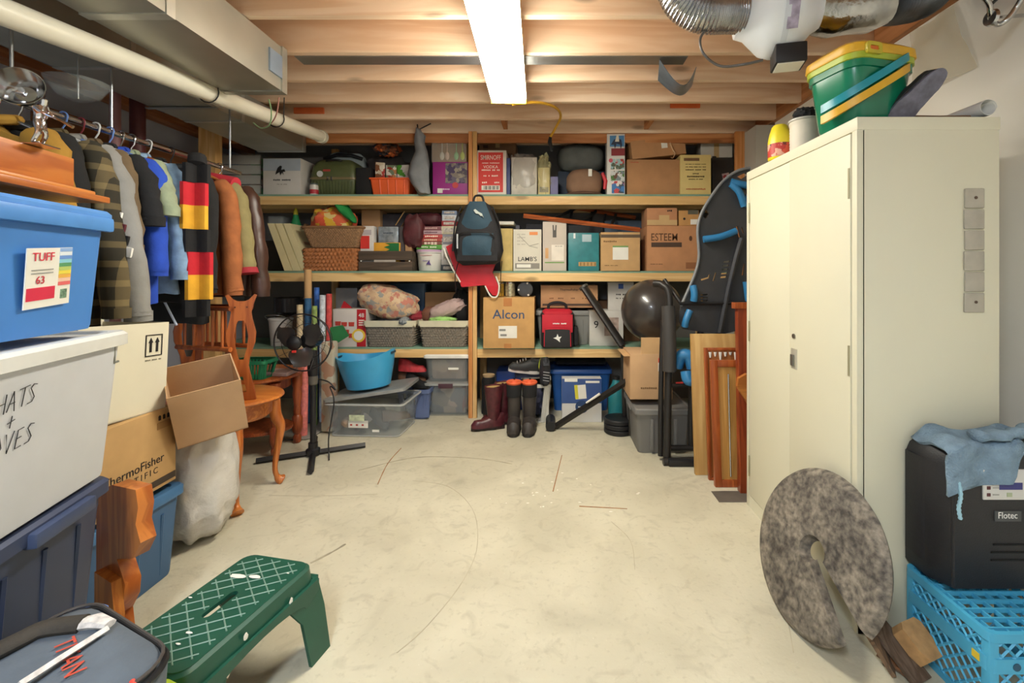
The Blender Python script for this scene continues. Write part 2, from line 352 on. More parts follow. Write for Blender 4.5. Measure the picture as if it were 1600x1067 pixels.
mk('pipe', tube([Vector(), d], .05, 20), M('#e9e4d2', .35, var=.03), t)
mk('end_cap', tube([d*.985, d*1.003], .058, 20), M('#e4dfcc', .35, var=.03), t)
for k in (.45, .72): mk('pipe_hanger', tube([d*k+Vector((.06*math.cos(a_), 0, .06*math.sin(a_))) for a_ in [x*PI/8 for x in range(-9, 2)]]+[d*k+Vector((.06, 0, .16))], .004, 5), BLACK, t)
one('hanging_wire', tube(spline([P(420, 155, 2.9), P(424, 175, 2.95), P(421, 195, 3.0), P(408, 200, 3.05), P(396, 192, 3.1)]), .004, 6), M('#86a878', .6), 'thin green wire dangling from the big duct over the pipe', 'wire')
one('hanging_wire', tube(spline([P(436, 152, 2.9), P(432, 178, 2.95), P(424, 192, 3.0), P(412, 199, 3.05)]), .004, 6), M('#a8766a', .6), 'thin brown wire dangling beside the green one', 'wire')
t = thing('steel_post', 'dark red steel column behind the clothes rail', 'post', (PX(215, 3.3), 3.3, 0)); mk('column', lathe([(.046, 0), (.046, ZJ)], 20), M('#5b2a2b', .5), t); mk('base_plate', box(-.09, .09, -.09, .09, 0, .01), M('#5b2a2b', .5), t)
t = thing('steel_post', 'thin pinkish pipe column left of the red column', 'post', (PX(180, 3.1), 3.1, 0)); mk('column', lathe([(.03, 0), (.03, ZJ)], 16), M('#96686a', .5), t); mk('base_plate', box(-.06, .06, -.06, .06, 0, .01), M('#96686a', .5), t)
# round flexible duct with inline fan, top right
DY = 2.14; z0 = 2.615; x0 = PX(1020, DY)+.1
FOIL = M('#c2c3c6', .22, 1, var=.2, vs=6, bump=.25, bs=22)
t = thing('flexible_duct', 'silver flexible duct curving down from between the joists', 'duct', (x0, DY, z0))
path = spline([(0, 0, .36), (0, 0, .2), (.035, 0, .07), (.12, 0, .005), (.26, 0, 0), (.44, 0, 0)], 9)
def ribbed(path, r, amp, n=20):
    g = []; L = 0; pts = []; rs = []
    for i in range(len(path)-1):
        for k in range(4): pts.append(path[i].lerp(path[i+1], k/4))
    pts.append(path[-1])
    for i, p in enumerate(pts): rs.append(r+(amp if i % 2 else 0))
    return tube(pts, rs, n)
mk('hose', ribbed(path, .092, .006), FOIL, t, sharp=80)
mk('foil_tape_wrap', tube([(.36, 0, 0), (.40, 0, 0), (.45, 0, 0)], [.1, .107, .1], 20).wob(.012, 30), M('#d8d8da', .18, 1, var=.2, vs=20, bump=.4, bs=40), t)
xf = PX(1216, DY)
t = thing('inline_duct_fan', 'white round inline duct fan with black control box', 'fan', (xf, DY, z0), (0, 0, -14))
prof = [(.1, -.19), (.115, -.15), (.19, -.075), (.205, -.03), (.205, .03), (.19, .075), (.115, .14), (.1, .17)]
mk('casing', lathe(prof, 32).rot('Y', 90), M('#e6ebf2', .35, var=.02), t)
mk('casing_seam', lathe([(.209, -.012), (.209, .012)], 32).rot('Y', 90), M('#d3d9e2', .35, var=.02), t)
mk('rating_label', box(.0, .045, -.2075, -.205, -.07, .06).rot('X', 28), M('#a9a0b8', .5, var=.3, vs=40), t)
mk('control_box', box(-.03, .1, -.09, .03, -.275, -.19, .006), BLACK, t); mk('control_box_label', box(-.02, .09, -.08, .02, -.278, -.275), PAPER, t)
t2 = thing('insulated_duct', 'foil wrapped duct joining the fan to the wall', 'duct', (xf+.15, DY, z0), (0, 0, 0))
mk('foil_sleeve', tube([(0, 0, 0), (.08, 0, .0), (.16, -.005, .01), (.26, -.02, .02), (.32, -.03, .03)], [.1, .118, .112, .12, .105], 20).wob(.012, 14), M('#b9b9b6', .2, 1, var=.25, vs=12, bump=.4, bs=26), t2)
mk('grey_hose', ribbed(spline([(.3, -.03, .03), (.42, -.005, .05), (.55, .03, .1), (.63, .04, .2), (.65, .04, .33)], 10), .098, .007), M('#76797e', .35, .7, var=.2), t2, sharp=80)
cb = [P(1104, 44, DY), P(1094, 62, DY), P(1100, 85, DY), P(1125, 103, DY), P(1160, 101, 2.09), P(1192, 94, 2.07)]
one('fan_power_cable', tube(spline(cb, 6), .006), M('#55504c', .4), 'grey cable looping from the duct to the fan box', 'cable')
# chrome hook on the wall, top right
cpts = [P(1526, -18, 1.86), P(1545, 5, 1.88), P(1549, 24, 1.9), P(1557, 38, 1.92), P(1572, 32, 1.9), P(1588, 12, 1.88), P(1598, -8, 1.86), P(1600, -40, 1.86)]
t = thing('wall_hook', 'chrome double hook hanging on the white wall', 'hook', cpts[0])
mk('loop', tube([q-cpts[0] for q in spline(cpts, 6)], .011, 10), CHROME, t); mk('mount_disc', lathe([(.03, 0), (.034, .012), (.02, .022)], 18).rot('Y', 90).mv(*(P(1546, 28, 1.9)-cpts[0])), CHROME, t)
mk('crossbar', tube([P(1548, 8, 1.88)-cpts[0], P(1575, -18, 1.86)-cpts[0]], .006), M('#2b2b2b', .4), t); mk('wall_stem', tube([P(1546, 28, 1.9)-cpts[0], Vector((XR, 1.95, P(1546, 28, 1.9).z+.04))-cpts[0]], .008), CHROME, t)
# ---------------------------------------------------------------- shelving on the back wall
SD = 4.43; S1 = PZ(303.5, SD); S2 = PZ(423.5, SD); S3 = PZ(542.5, SD); LV = {1: S1, 2: S2, 3: S3, 0: 0.0}
t = thing('storage_shelving', 'pine storage shelving with plywood shelves along the back wall', 'shelving', (0, SD, 0))
xl, xr = XL+.02, PX(1161, SD)
for z in (S1, S2, S3):
    for i, (a, b) in enumerate(((xl, -.76), (-.76, xr))):
        mk('front_rail', box(a+.002, b-.002, 0, .038, z-.018-.082, z-.018, .003), wood('#ecc88c', '#dcb173', 0, 4+.3*i), t)
    for y in (.3, .6): mk('cross_rail', box(xl, xr, y, y+.038, z-.1, z-.018), PINE, t)
    mk('plywood_shelf', box(xl, xr, .002, .655, z-.018, z), M('#7fa08a', .7, var=.15, vs=5), t)
zt = ZJ-.002
for x0_, x1_, m_ in ((-.785, -.748, 0), (-.744, -.705, 1), (PX(1147, SD), xr, 0), (-3.3, -3.22, 0)):
    mk('post', box(x0_, x1_, -.038, -.001, 0, zt, .003), [wood('#e0a066', '#cd8648', 2, 4), PINEV][m_], t)
for x0_ in (-2.4, -.77, 1.6): mk('rear_post', box(x0_, x0_+.07, .6, .638, 0, zt), PINEV, t)
mk('top_rail', box(xl, xr, .04, .075, ZJ-.09, ZJ-.002), wood('#c98c58', '#a9683a', 0, 3), t)
# -------- generic makers
def sb(name, label, cat, x0, x1, yt, lev, mat, D=4.46, dep=.3, rot=0, bev=.004, group=None, z=None, part='body'):
    zb = LV[lev] if z is None else z; w_ = (x1-x0)*D/F; h = min(PZ(yt, D), ZJ-.012)-zb
    t = thing(name, label, cat, (PX((x0+x1)/2, D), D+dep/2, zb+.0015), (0, 0, rot), group)
    mk(part, bx(w_, dep, h, bev), mat, t); return t, w_, h, -dep/2
def carton(label, x0, x1, yt, lev, mat=CARD, D=4.46, dep=.3, rot=0, tape=True, z=None, name='cardboard_box'):
    t, w_, h, y = sb(name, label, 'box', x0, x1, yt, lev, mat, D, dep, rot, .003, z=z)
    if tape:
        mk('tape', box(-.022, .022, y-.0008, -y+.0008, h-.0005, h+.0008), TAPE, t)
        mk('tape_end', box(-.022, .022, y-.0012, y, h-.06, h+.0008), TAPE, t)
    mk('flap_seam', box(-w_/2+.004, w_/2-.004, -.0012, .0012, h, h+.0004), M('#5f452c', .9), t)
    return t, w_, h, y
def tote(t, L, W, H, mat, lidm=None, lid=True, taper=.86, ribs=6, rimm=None, handle=True, open_=False):
    r = .035; hl = H-(.035 if lid else 0)
    k = taper; secs = [(L*k, W*k, 0, r), (L*k+.006, W*k+.006, .012, r), (L*.945, W*.94, hl-.07, r), (L*.95, W*.945, hl-.062, r), (L*.955, W*.95, hl-.02, r), (L*.99, W*.985, hl-.016, r), (L*.99, W*.985, hl, r)]
    secs += [(L*.95, W*.94, hl, r), (L*.935, W*.93, hl-.03, r), (L*k-.012, W*k-.012, .014, r)]
    mk('bin_body', rl(secs), mat, t)
    g = G()
    for s in (-1, 1):
        for i in range(ribs):
            x = (i+.5)/ribs*L*.8-L*.4
            g = tube([(x, s*(W*k/2-.002), .03), (x, s*(W*.94/2-.002), hl-.08)], [.007, .009], 6); mk('rib', g, mat, t)
    if handle:
        for s in (-1, 1): mk('grip', box(s*L*.485-.014, s*L*.485+.014, -W*.16, W*.16, hl-.05, hl-.022, .005), rimm or mat, t)
    if lid:
        l = rl([(L*1.0, W*1.0, hl-.03, r), (L*1.015, W*1.02, hl-.028, r), (L*1.015, W*1.02, hl+.006, r), (L*.99, W*.985, hl+.016, r), (L*.9, W*.88, hl+.016, r), (L*.88, W*.86, hl+.008, r), (L*.3, W*.3, hl+.008, r)])
        mk('lid', l, lidm or mat, t)
    return t
def weave(L, W, H, k=.85, rows=9, cols=16, amp=.006):
    secs = []; nz = rows*4; per = []
    for j in range(nz+1):
        f = j/nz; a, b = L*(k+(1-k)*f), W*(k+(1-k)*f); s = []; pts = rrect(a, b, .03, 5); n = len(pts); dense = []
        for i in range(n):
            p, q = Vector((*pts[i], 0)), Vector((*pts[(i+1) % n], 0)); m = max(1, int((q-p).length/(L/cols/4)+.5)) if (q-p).length > .05 else 1
            dense.append((p, q, m))
        secs.append((dense, f))
    base = secs[-1][0]; ms = [d[2] for d in base]; out = []
    for dense, f in secs:
        ring = []; s = 0
        for (p, q, _), m in zip(dense, ms):
            for i in range(m):
                v = p.lerp(q, i/m); nrm = v.normalized(); u = len(ring)
                row = int(f*rows*.999); ph = PI*(row % 2)
                d = amp*math.sin(u*PI/2.0+ph)*abs(math.sin(f*rows*PI))+amp*.5*abs(math.sin(f*rows*PI))
                ring.append((v.x+nrm.x*d, v.y+nrm.y*d, H*f))
        out.append(ring)
    top = out[-1]; out.append([(x*.96, y*.94, H) for x, y, z in top]); out.append([(x*.96*k, y*.94*k, .01) for x, y, z in top])
    return loft(out)
def foot(L, W, H, toe=.5, n=14):
    """shoe upper running along -Y (toe forward)"""
    secs = []
    for i in range(11):
        f = i/10; wd = W*(.72+.28*math.sin(min(1, f*1.5)*PI*.75))*(1 if f < .8 else math.sqrt(max(.03, 1-((f-.8)/.2)**2*.85)))
        if f < .1: wd *= .75+2.5*f
        h = H*(1-(1-toe)*min(1, max(0, (f-.25)/.4)))*(1 if f < .85 else math.sqrt(max(.05, 1-((f-.85)/.15)**2*.8)))
        secs.append([(wd/2*math.cos(PI*k/(n-1)), L/2-f*L, h*max(0, math.sin(PI*k/(n-1)))**.7) for k in range(n)])
    return loft(secs)
def sole(L, W, th):
    o = []
    for i in range(24):
        a = 2*PI*i/24; y = math.sin(a); o.append((W/2*(1 if y < 0 else .82)*math.copysign(abs(math.cos(a))**.75, math.cos(a)), L/2*1.02*math.copysign(abs(y)**.8, -y)*-1))
    return loft([[(x, -y, z) for x, y in o] for z in (0, th)])
def boot(t, H, L, W, um, sm, lm=None):
    mk('sole', sole(L, W*1.06, .03), sm, t)
    mk('foot_upper', foot(L, W, .13, .75).mv(0, 0, .025), um, t)
    sh = lathe([(.052, .08), (.055, .16), (.058, H*.6), (.066, H*.92), (.068, H), (.058, H), (.055, H-.03)], 20, True, True, 1, 1.12).mv(0, L*.2, 0).wob(.006, 14)
    s = mk('shaft', sh, um, t)
    if lm: mk('liner', lathe([(.067, H-.012), (.071, H+.004), (.064, H+.012), (.035, H+.004), (.02, H-.02)], 20, True, True, 1, 1.12).mv(0, L*.2, 0), lm, t); mk('pull_tab', box(-.008, .008, L*.2+.06, L*.2+.075, H-.06, H+.02), BLACK, t)
    return t
# ================================================================ top shelf
t, w_, h, y = sb('drawer_organizer', 'clear plastic drawer organizer at the left end of the top shelf', 'organizer', 344, 409, 240, 1, CLEAR, D=4.5, dep=.3, part='case')
for i in range(4):
    z = .012+i*(h-.02)/4; dr = mk('drawer', box(-w_/2+.012, w_/2-.012, y-.006, y+.012, z, z+(h-.02)/4-.01, .003), CLEARW, t)
    mk('knob', lathe([(.008, 0), (.01, .012)], 10).rot('X', 90).mv(0, y-.006, z+.03), CLEARW, dr)
    for j in range(3):
        c_ = random.choice(['#3f9a55', '#2d6f9e', '#a98a72', '#6c6a72', '#57b26a', '#8b8690']); xx = -w_/2+.03+j*.12
        mk('contents', box(xx, xx+.1, y+.02, y+.2, z+.004, z+.04+.04*random.random(), .004), M(c_, .6, var=.2), t)
t, w_, h, y = sb('wine_carton', 'white carton with a small black emblem on the top shelf', 'box', 411, 470, 247.5, 1, M('#c9c5c0', .7, var=.03), D=4.45, dep=.42)
panel(t, 0, h*.82, w_*.985, h*.33, y-.001, M('#aab3bf', .7, var=.05), 'printed_band')
mk('emblem', prism([(-.045, 0), (-.03, .04), (-.005, .062), (.012, .055), (.004, .02), (.035, .028), (.045, .004), (.02, 0), (.03, -.03), (.012, -.004), (-.005, -.035), (-.012, 0), (-.05, -.025)], .002).mv(-.01, y-.003, h*.62), INK, t)
txt(t, 'KING EMILE', 0, h*.4, y, width=.17, mat=M('#5d5b5c'), space=1.2); txt(t, 'VIN DE PAYS', 0, h*.28, y, width=.1, mat=M('#98948f'))
t = thing('spice_jar', 'small clear jar with a red and white label on the top shelf', 'jar', (PX(487, 4.44), 4.485, S1+.002)); mk('jar', lathe([(.035, 0), (.04, .008), (.04, .09), (.032, .1)], 18), M('#d9d4cc', .25), t)
mk('lid', lathe([(.035, .098), (.035, .112)], 18), M('#55605a', .5), t); mk('label_wrap', lathe([(.0408, .008), (.0408, .05)], 18, False, False), M('#b8323c', .5), t)
# olive camping stove with domed lid
GRN = M('#5c6440', .4, var=.08, vs=12)
t = thing('portable_grill', 'olive green portable grill with domed lid on the top shelf', 'grill', (PX(519, 4.5), 4.7, S1+.002))
mk('base_pan', rl([(.38, .34, 0, .05), (.44, .38, .05, .06), (.46, .4, .16, .06)]), GRN, t); mk('rim_band', rl([(.475, .415, .155, .06), (.475, .415, .178, .06)]), M('#7d6f4d', .4), t)
mk('domed_lid', loft([[(x*s, y_*s, z) for x, y_ in rrect(.455, .4, .06, 4)] for s, z in ((1, .175), (1, .21), (.95, .28), (.84, .335), (.66, .365), (.3, .38))]), GRN, t)
mk('lid_handle', tube(spline([(-.07, -.12, .33), (-.06, -.17, .35), (.06, -.17, .35), (.07, -.12, .33)]), .011), BLACK, t)
mk('badge', box(-.09, -.02, -.2, -.196, .235, .255), M('#b94a42', .5), t); mk('round_badge', lathe([(.03, 0), (.03, .006)], 18).rot('X', 90).mv(-.12, -.197, .21), M('#c9cccb', .4), t)
for x in (-.04, .0): mk('latch', box(x-.006, x+.006, -.215, -.205, .14, .18), CHROME, t)
for i in range(14): x = -.2+i*.4/13; mk('flute', tube([(x*.93, -.195, .02), (x, -.206, .14)], .005, 5), GRN, t)
t = thing('cooler_bag', 'pale blue grey cooler bag with black trim behind the grill', 'bag', (PX(535, 4.82), 4.93, S1+.002)); mk('bag_body', blob(.21, .1, .26, .08, 2, 3, .5, zmin=-.255).mv(0, 0, .26), M('#aeb9bd', .6, var=.12, vs=7), t); mk('trim', tube([(-.2, -.09, .44), (-.05, -.12, .475), (.1, -.12, .47), (.2, -.08, .44)], .02), BLACK, t); mk('base_support', bx(.36, .18, .02), BLACK, t)
sb('tool_case', 'narrow black case between grill and orange bin', 'case', 556, 580, 262, 1, BLACKR, D=4.5, dep=.3)
OR = M('#e8632f', .45, var=.05)
t = thing('storage_bin', 'bright orange plastic bin of packets on the top shelf', 'bin', (PX(609, 4.47), 4.62, S1+.002))
mk('bin_shell', rl([(.35, .26, 0, .02), (.39, .3, .15, .02), (.41, .32, .152, .02), (.41, .32, .166, .02), (.38, .29, .166, .02), (.34, .25, .012, .02)]), OR, t)
for x in (-.1, -.02, .06, .14): mk('rib', tube([(x*.95, -.132, .01), (x, -.15, .15)], .007, 6), OR, t)
for i, (x, c1, hh, ww) in enumerate(((-.13, ('#b9372f', '#e4d9c8', '#8c5a3a', '#d9c9b0'), .31, .09), (-.02, ('#c98a5a', '#e9e4d8', '#a33a2e', '#7a8a70'), .29, .1), (.1, ('#e9e6e2', '#58a03c', '#cfc4d2', '#dcd8d4'), .3, .12))):
    g = box(-ww/2, ww/2, -.012, .012, 0, hh, .004).rot('X', 6-4*i).rot('Y', 4-3*i); one('food_packet', g, patches(c1, 22, .35), ['red and white snack packet at the left of the orange bin', 'brown patterned packet in the middle of the orange bin', 'white and green packet at the right of the orange bin'][i], 'packet', (PX(609, 4.47)+x, 4.55+.02*i, S1+.02))
one('dried_flower_bunch', blob(.12, .1, .07, .5, 5, 4).mv(0, 0, 0), patches(['#d8622c', '#8b4a28', '#e5793c', '#3b3a45', '#5d4436'], 24), 'orange and brown artificial flower bunch above the orange bin', 'flowers', (PX(603, 4.7), 4.75, S1+.52))
one('fabric_bundle', blob(.26, .12, .25, .2, 3, 8, .8, zmin=-.24), M('#4a4140', .9, var=.3), 'dark crumpled bundle behind the orange bin', 'bundle', (PX(605, 4.85), 4.93, S1+.245))
# grey hanging bag
t = thing('garment_bag', 'grey cloth bag hung from the joist beside the purple box', 'bag', (PX(657, 4.42), 4.40, S1-.01))
secs = []
for i, (wd, z, dx) in enumerate(((.03, .64, -.02), (.07, .6, -.01), (.10, .56, 0), (.09, .5, .0), (.11, .42, .02), (.17, .3, .0), (.2, .2, -.015), (.16, .1, .01), (.1, .01, .045))):
    secs.append([(dx+wd/2*math.cos(2*PI*k/18)*(1+.12*math.sin(k*2.3+i)), .055*math.sin(2*PI*k/18)*(.5+wd*3), z) for k in range(18)])
mk('bag_cloth', loft(secs).wob(.014, 12).wob(.012, 30), M('#83868a', .75, var=.15, vs=10), t, sharp=70); mk('tie_cord', tube([(-.02, 0, .63), (-.03, .02, .68)], .006), BLACK, t); mk('tie_cord', tube([(.0, 0, .63), (.1, .02, .69)], .006), BLACK, t)
t, w_, h, y = sb('boxed_lure_set', 'clear topped case showing pale spoons on the purple box', 'case', 675, 729, 221, 1, M('#a9855c', .6, var=.1), D=4.5, dep=.2, z=S1+.325)
mk('clear_cover', box(-w_/2, w_/2, y-.02, y-.002, 0, h, .003), CLEAR, t)
for x, c_ in ((-.07, '#d9d2c4'), (-.02, '#e2c6b4'), (.07, '#a5d6a0'), (.13, '#cfe06a')): mk('spoon_lure', (blob(.022, .006, .04, 0, 1, 0, nu=12, nv=8).mv(0, 0, .06)+tube([(0, 0, .09), (0, 0, .19)], .004, 6)).mv(x, y-.004, 0), M(c_, .4), t)
t, w_, h, y = sb('purple_box', 'magenta product box with a dark picture on the top shelf', 'box', 676, 731, 253, 1, M('#9c2f86', .45, var=.06), D=4.5, dep=.28)
panel(t, .06, h*.66, w_*.62, h*.6, y-.001, patches(['#5d5560', '#8a8078', '#4c3f63', '#a39a8a', '#6b6478'], 30, .5, 0), 'product_picture'); panel(t, -.1, .045, .05, .045, y-.001, PAPER); mk('fruit_picture', lathe([(.03, 0), (.03, .002)], 20).rot('X', 90).mv(.05, y-.002, h*.3), M('#c4474a', .5), t)
txt(t, 'II/|', -.04, .06, y, width=.07, mat=M('#e6c8e0'))
t, w_, h, y = carton('large brown carton with stamped squares behind the red box', 749, 806, 206, 1, M('#8f6b4f', .85), D=4.72, dep=.3)
for i in range(4): panel(t, -w_*.33, h-.05-.045*i, .05, .03, y-.001, M('#5c4334', .9), 'stamped_square')
panel(t, .05, h-.14, .2, .04, y-.001, M('#6d5240', .9), 'stamped_band')
t, w_, h, y = sb('liquor_carton', 'red and white vodka carton beside the centre post', 'box', 745, 791, 235, 1, M('#e6dcd2', .6, var=.03), D=4.45, dep=.26)
RED = M('#d4352e', .55, var=.04); panel(t, -.008, h*.5, w_*.84, h*.9, y-.001, RED, 'red_panel')
LW_ = M('#f0dcd0', .6, var=.02); txt(t, 'SMIRNOFF', -.008, h*.83, y-.002, width=w_*.68, mat=LW_, zs=1.5); txt(t, 'Triple Distilled', -.008, h*.71, y-.002, width=w_*.6, mat=LW_); txt(t, 'VODKA', -.008, h*.62, y-.002, width=w_*.5, mat=LW_); txt(t, 'Recipe No 21', -.008, h*.55, y-.002, width=w_*.62, mat=LW_); txt(t, '12 X 1140', -.008, h*.42, y-.002, width=w_*.5, mat=LW_); txt(t, '40%    ALC', -.008, h*.27, y-.002, width=w_*.6, mat=LW_)
panel(t, -.008, h*.15, w_*.62, .045, y-.003, PAPER, 'barcode_label')
for i in range(12): panel(t, -.075+.0125*i, h*.15, .003+.003*(i % 3), .036, y-.005, INK, 'barcode_bar', .0006)
sb('binder', 'narrow blue binder right of the red carton', 'binder', 791.5, 797, 247, 1, M('#3b4a80', .5), D=4.47, dep=.24)
t, w_, h, y = sb('bagged_carton', 'white carton inside a crumpled clear bag on the top shelf', 'box', 799, 839, 246, 1, M('#cfc9bf', .7, var=.1, vs=14), D=4.48, dep=.22)
mk('plastic_bag', blob(w_*.53, .13, h*.56, .22, 4, 11, .55).mv(0, 0, h*.56), M('#dcd9d4', .15, alpha=.3, bump=.6, bs=18), t)
t, w_, h, y = sb('bagged_packet', 'yellow labelled packet in a clear bag next to the bagged carton', 'packet', 841, 859, 262, 1, M('#d5c48a', .5, var=.1), D=4.47, dep=.1)
mk('plastic_bag', blob(w_*.56, .07, h*.75, .3, 4, 15, .7).mv(0, 0, h*.72), M('#e4dca8', .15, alpha=.35, bump=.6, bs=18), t); panel(t, 0, .05, w_*.8, .05, y-.002, M('#8d8672'), 'printed_block')
sb('paper_packet', 'slim lilac packet between the yellow bag and the hat', 'packet', 860, 872, 276, 1, M('#7d7ca6', .6), D=4.5, dep=.2)
one('rolled_tent_bag', blob(.25, .17, .15, .07, 2, 5, .8).wob(.01, 10), M('#6f726f', .8, var=.12, vs=12, bump=.2), 'round grey stuffed bag at the back of the top shelf', 'bag', (PX(908, 4.75), 4.8, 2.575))
sb('dark_chest', 'dark blue low chest under the grey stuffed bag', 'chest', 872, 945, 268, 1, M('#2e3e55', .6), D=4.78, dep=.28)
t = thing('cloth_hat', 'brown cloth hat with a white tag on the shelf edge', 'hat', (PX(914, 4.45), 4.56, S1+.002)); mk('crown', blob(.18, .13, .14, .06, 2, 2, .75, zmin=-.12).mv(0, 0, .125), M('#8a6b55', .9, var=.1, bump=.2), t); mk('brim', lathe([(.14, .02), (.2, .004), (.205, .01), (.15, .035)], 28, sx=1.0, sy=.72), M('#6e5242', .9), t); mk('price_tag', box(.03, .065, -.142, -.139, .17, .24), PAPER, t)
mk('red_strap', tube([(.17, -.1, .21), (.2, -.11, .13), (.19, -.11, .05)], [.015, .02, .014], 8), M('#c9303c', .5), t)
t, w_, h, y = sb('toy_box', 'tall narrow toy box with a picture of a horse rider', 'box', 949, 977, 204, 1, M('#d9d7d2', .5, var=.03), D=4.45, dep=.2, rot=-2)
SKY = M('#4f86b8', .5); 
panel(t, .01, h*.88, w_*.8, h*.18, y-.001, SKY, 'sky_picture'); panel(t, .02, h*.7, w_*.75, h*.12, y-.001, M('#8a2f35', .5), 'ground_picture'); panel(t, .015, h*.5, w_*.75, h*.17, y-.001, patches(['#b83a38', '#9ec0c4', '#d8d4cc', '#54604a'], 30, .5, 0), 'middle_picture'); panel(t, .015, h*.31, w_*.75, h*.16, y-.001, patches(['#4f7a3c', '#77858a', '#6b4a3a', '#cfd4d2'], 30, .5, 0), 'lower_picture'); panel(t, .02, h*.12, w_*.7, h*.2, y-.001, patches(['#3f78b8', '#e4dcd8', '#c4474a', '#3b4a58'], 26, .5, 0), 'bottom_picture')
mk('horse_print', prism([(-.06, 0), (-.03, .05), (.0, .06), (.04, .05), (.05, .0), (.035, -.05), (.03, 0), (-.005, .01), (-.02, -.04), (-.03, .0)], .002).mv(.01, y-.003, h*.82), M('#2c3550', .5), t); mk('rider_print', prism([(-.02, 0), (-.005, .06), (.015, .06), (.02, 0)], .002).mv(.01, y-.004, h*.87), M('#e3dccb', .5), t)
mk('round_logo', lathe([(.02, 0), (.02, .002)], 18).rot('X', 90).mv(-.05, y-.003, h*.56), M('#d65a6a', .5), t)
t, w_, h, y = carton('plain brown carton on the top shelf under a tilted box', 980, 1062, 249.5, 1, M('#b1835a', .85), D=4.46, dep=.34, tape=False); txt(t, 'FRAGILE', -w_*.36, h*.92, y, width=.08, mat=M('#b5573c')); HC1 = h
t = thing('cardboard_box', 'brown carton tilted on top of another with tape hanging loose', 'box', (PX(1030, 4.47), 4.63, S1+HC1+.004), (0, -7, 4)); mk('body', bx(.54, .3, .175, .003, .034), M('#b98a60', .85), t)
panel(t, .06, .155, .06, .09, -.151, PAPER); mk('loose_tape', tube(spline([(.11, -.152, .21), (.115, -.156, .16), (.13, -.17, .08), (.145, -.178, .04), (.12, -.172, .0), (.105, -.168, .01)]), .012, 6, flat=.15), M('#e3c39a', .3), t)
t, w_, h, y = sb('book_carton', 'pale yellow carton with printed lettering on the top shelf', 'box', 1063, 1111, 242, 1, M('#d9c27e', .7, var=.04), D=4.44, dep=.22)
BR = M('#5d4a2c', .7); panel(t, -.04, h*.88, .15, .028, y-.001, M('#7b5a3a'), 'printed_band')
for i, s in enumerate(('Our kind of friends gather', 'for good food and fine', 'company every day')): txt(t, s, 0, h*(.76-.07*i), y, width=.2, mat=BR)
txt(t, 'RIOJA', 0, h*.52, y, width=.06, mat=BR); txt(t, 'SALMENDRON', 0, h*.45, y, width=.17, mat=BR); txt(t, 'cosecha de 1996', 0, h*.38, y, width=.14, mat=BR); txt(t, 'Denominacion', 0, h*.13, y, width=.19, mat=M('#b8623a'))
t, w_, h, y = sb('white_carton', 'white carton with a tan tape band at the right end', 'box', 1098, 1146, 208, 1, M('#d3cec4', .7, var=.04), D=4.62, dep=.3, z=S1+.4, rot=-6); mk('tape_band', box(-.025, .025, y-.001, -y, -.0, h+.001), TAPE, t)
t, w_, h, y = sb('dark_carton', 'dark carton with a small picture at the right end', 'box', 1113, 1146, 244, 1, M('#3a3430', .6, var=.2), D=4.62, dep=.3); panel(t, .03, h*.5, .07, .07, y-.002, patches(['#d9d4cc', '#a33', '#caa', '#866'], 30, .5, 0), 'picture', roll=12)
# ================================================================ second shelf
CREAM = M('#dccfa2', .7, var=.04)
for i in range(3):
    a, b = P(424+i*12, 350, 4.5), Vector((PX(443+i*13, 4.42), 0, S2+.003))
    t_ = [(a.x, a.z), (a.x+.062, a.z), (b.x+.075, b.z), (b.x, b.z)]
    one('leaning_board', prism(list(reversed(t_)), .36, (), 0), CREAM, ['leftmost of three leaning cream boards on the shelf', 'middle one of three leaning cream boards on the shelf', 'rightmost of three leaning cream boards on the shelf'][i], 'board', (0, 4.435+.004*i, 0))
t, w_, h, y = carton('small brown carton behind the leaning cream boards', 452, 476, 378, 2, CARD2, D=4.56, dep=.25, tape=False); zb = S2+h+.002
t = thing('spray_bottle', 'green bottle with a yellow cap on the small carton', 'bottle', (PX(457, 4.6), 4.66, zb)); mk('bottle', lathe([(.05, 0), (.055, .02), (.055, .17), (.03, .24), (.025, .28)], 18), M('#2f8a55', .25, alpha=.9), t); mk('cap', lathe([(.022, .28), (.02, .31), (.006, .35)], 12), M('#d8c83a', .4), t)
one('clear_tub', rl([(.14, .14, 0, .02), (.16, .16, .26, .02), (.15, .15, .26, .02), (.13, .13, .006, .02)]), CLEAR, 'clear plastic tub beside the green bottle', 'tub', (PX(432, 4.7), 4.75, S2+.3)); sb('dark_crate', 'dark crate at the far left of the middle shelf', 'crate', 400, 445, 376, 2, M('#38332f', .8, var=.2), D=4.66, dep=.28)
t = thing('wicker_basket', 'reddish brown woven basket at the bottom of the pair', 'basket', (PX(515, 4.44), 4.6, S2+.002)); mk('woven_body', weave(.51, .34, .22, .98, 6, 14, .011), M('#a5673a', .7, var=.35, vs=40, bump=.3), t, sharp=60); hb = .225
t = thing('wicker_basket', 'grey brown flared wicker basket on top of the woven one', 'basket', (PX(519, 4.44), 4.6, S2+hb+.003)); mk('woven_body', weave(.58, .36, .195, .76, 14, 22, .005), M('#93704f', .75, var=.3, vs=50, bump=.3), t, sharp=60); mk('rim', tube([(x, y_, .197) for x, y_ in rrect(.58, .36, .03, 5)]+[(.29, .15, .197)], .012, 8), M('#8a6646', .75, var=.2), t)
for x in (-.3,): mk('handle', tube(spline([(-.28, -.1, .19), (-.335, -.03, .23), (-.335, .03, .23), (-.28, .1, .19)]), .012), M('#8a6646', .75), t)
one('folded_quilt', blob(.21, .14, .15, .22, 3.2, 21, .75), patches(['#e8823a', '#e8b83c', '#d9583a', '#e9cf86', '#e06a45'], 16, .85), 'orange and yellow patterned cloth in the wicker basket', 'cloth', (PX(516, 4.5), 4.6, S2+.48))
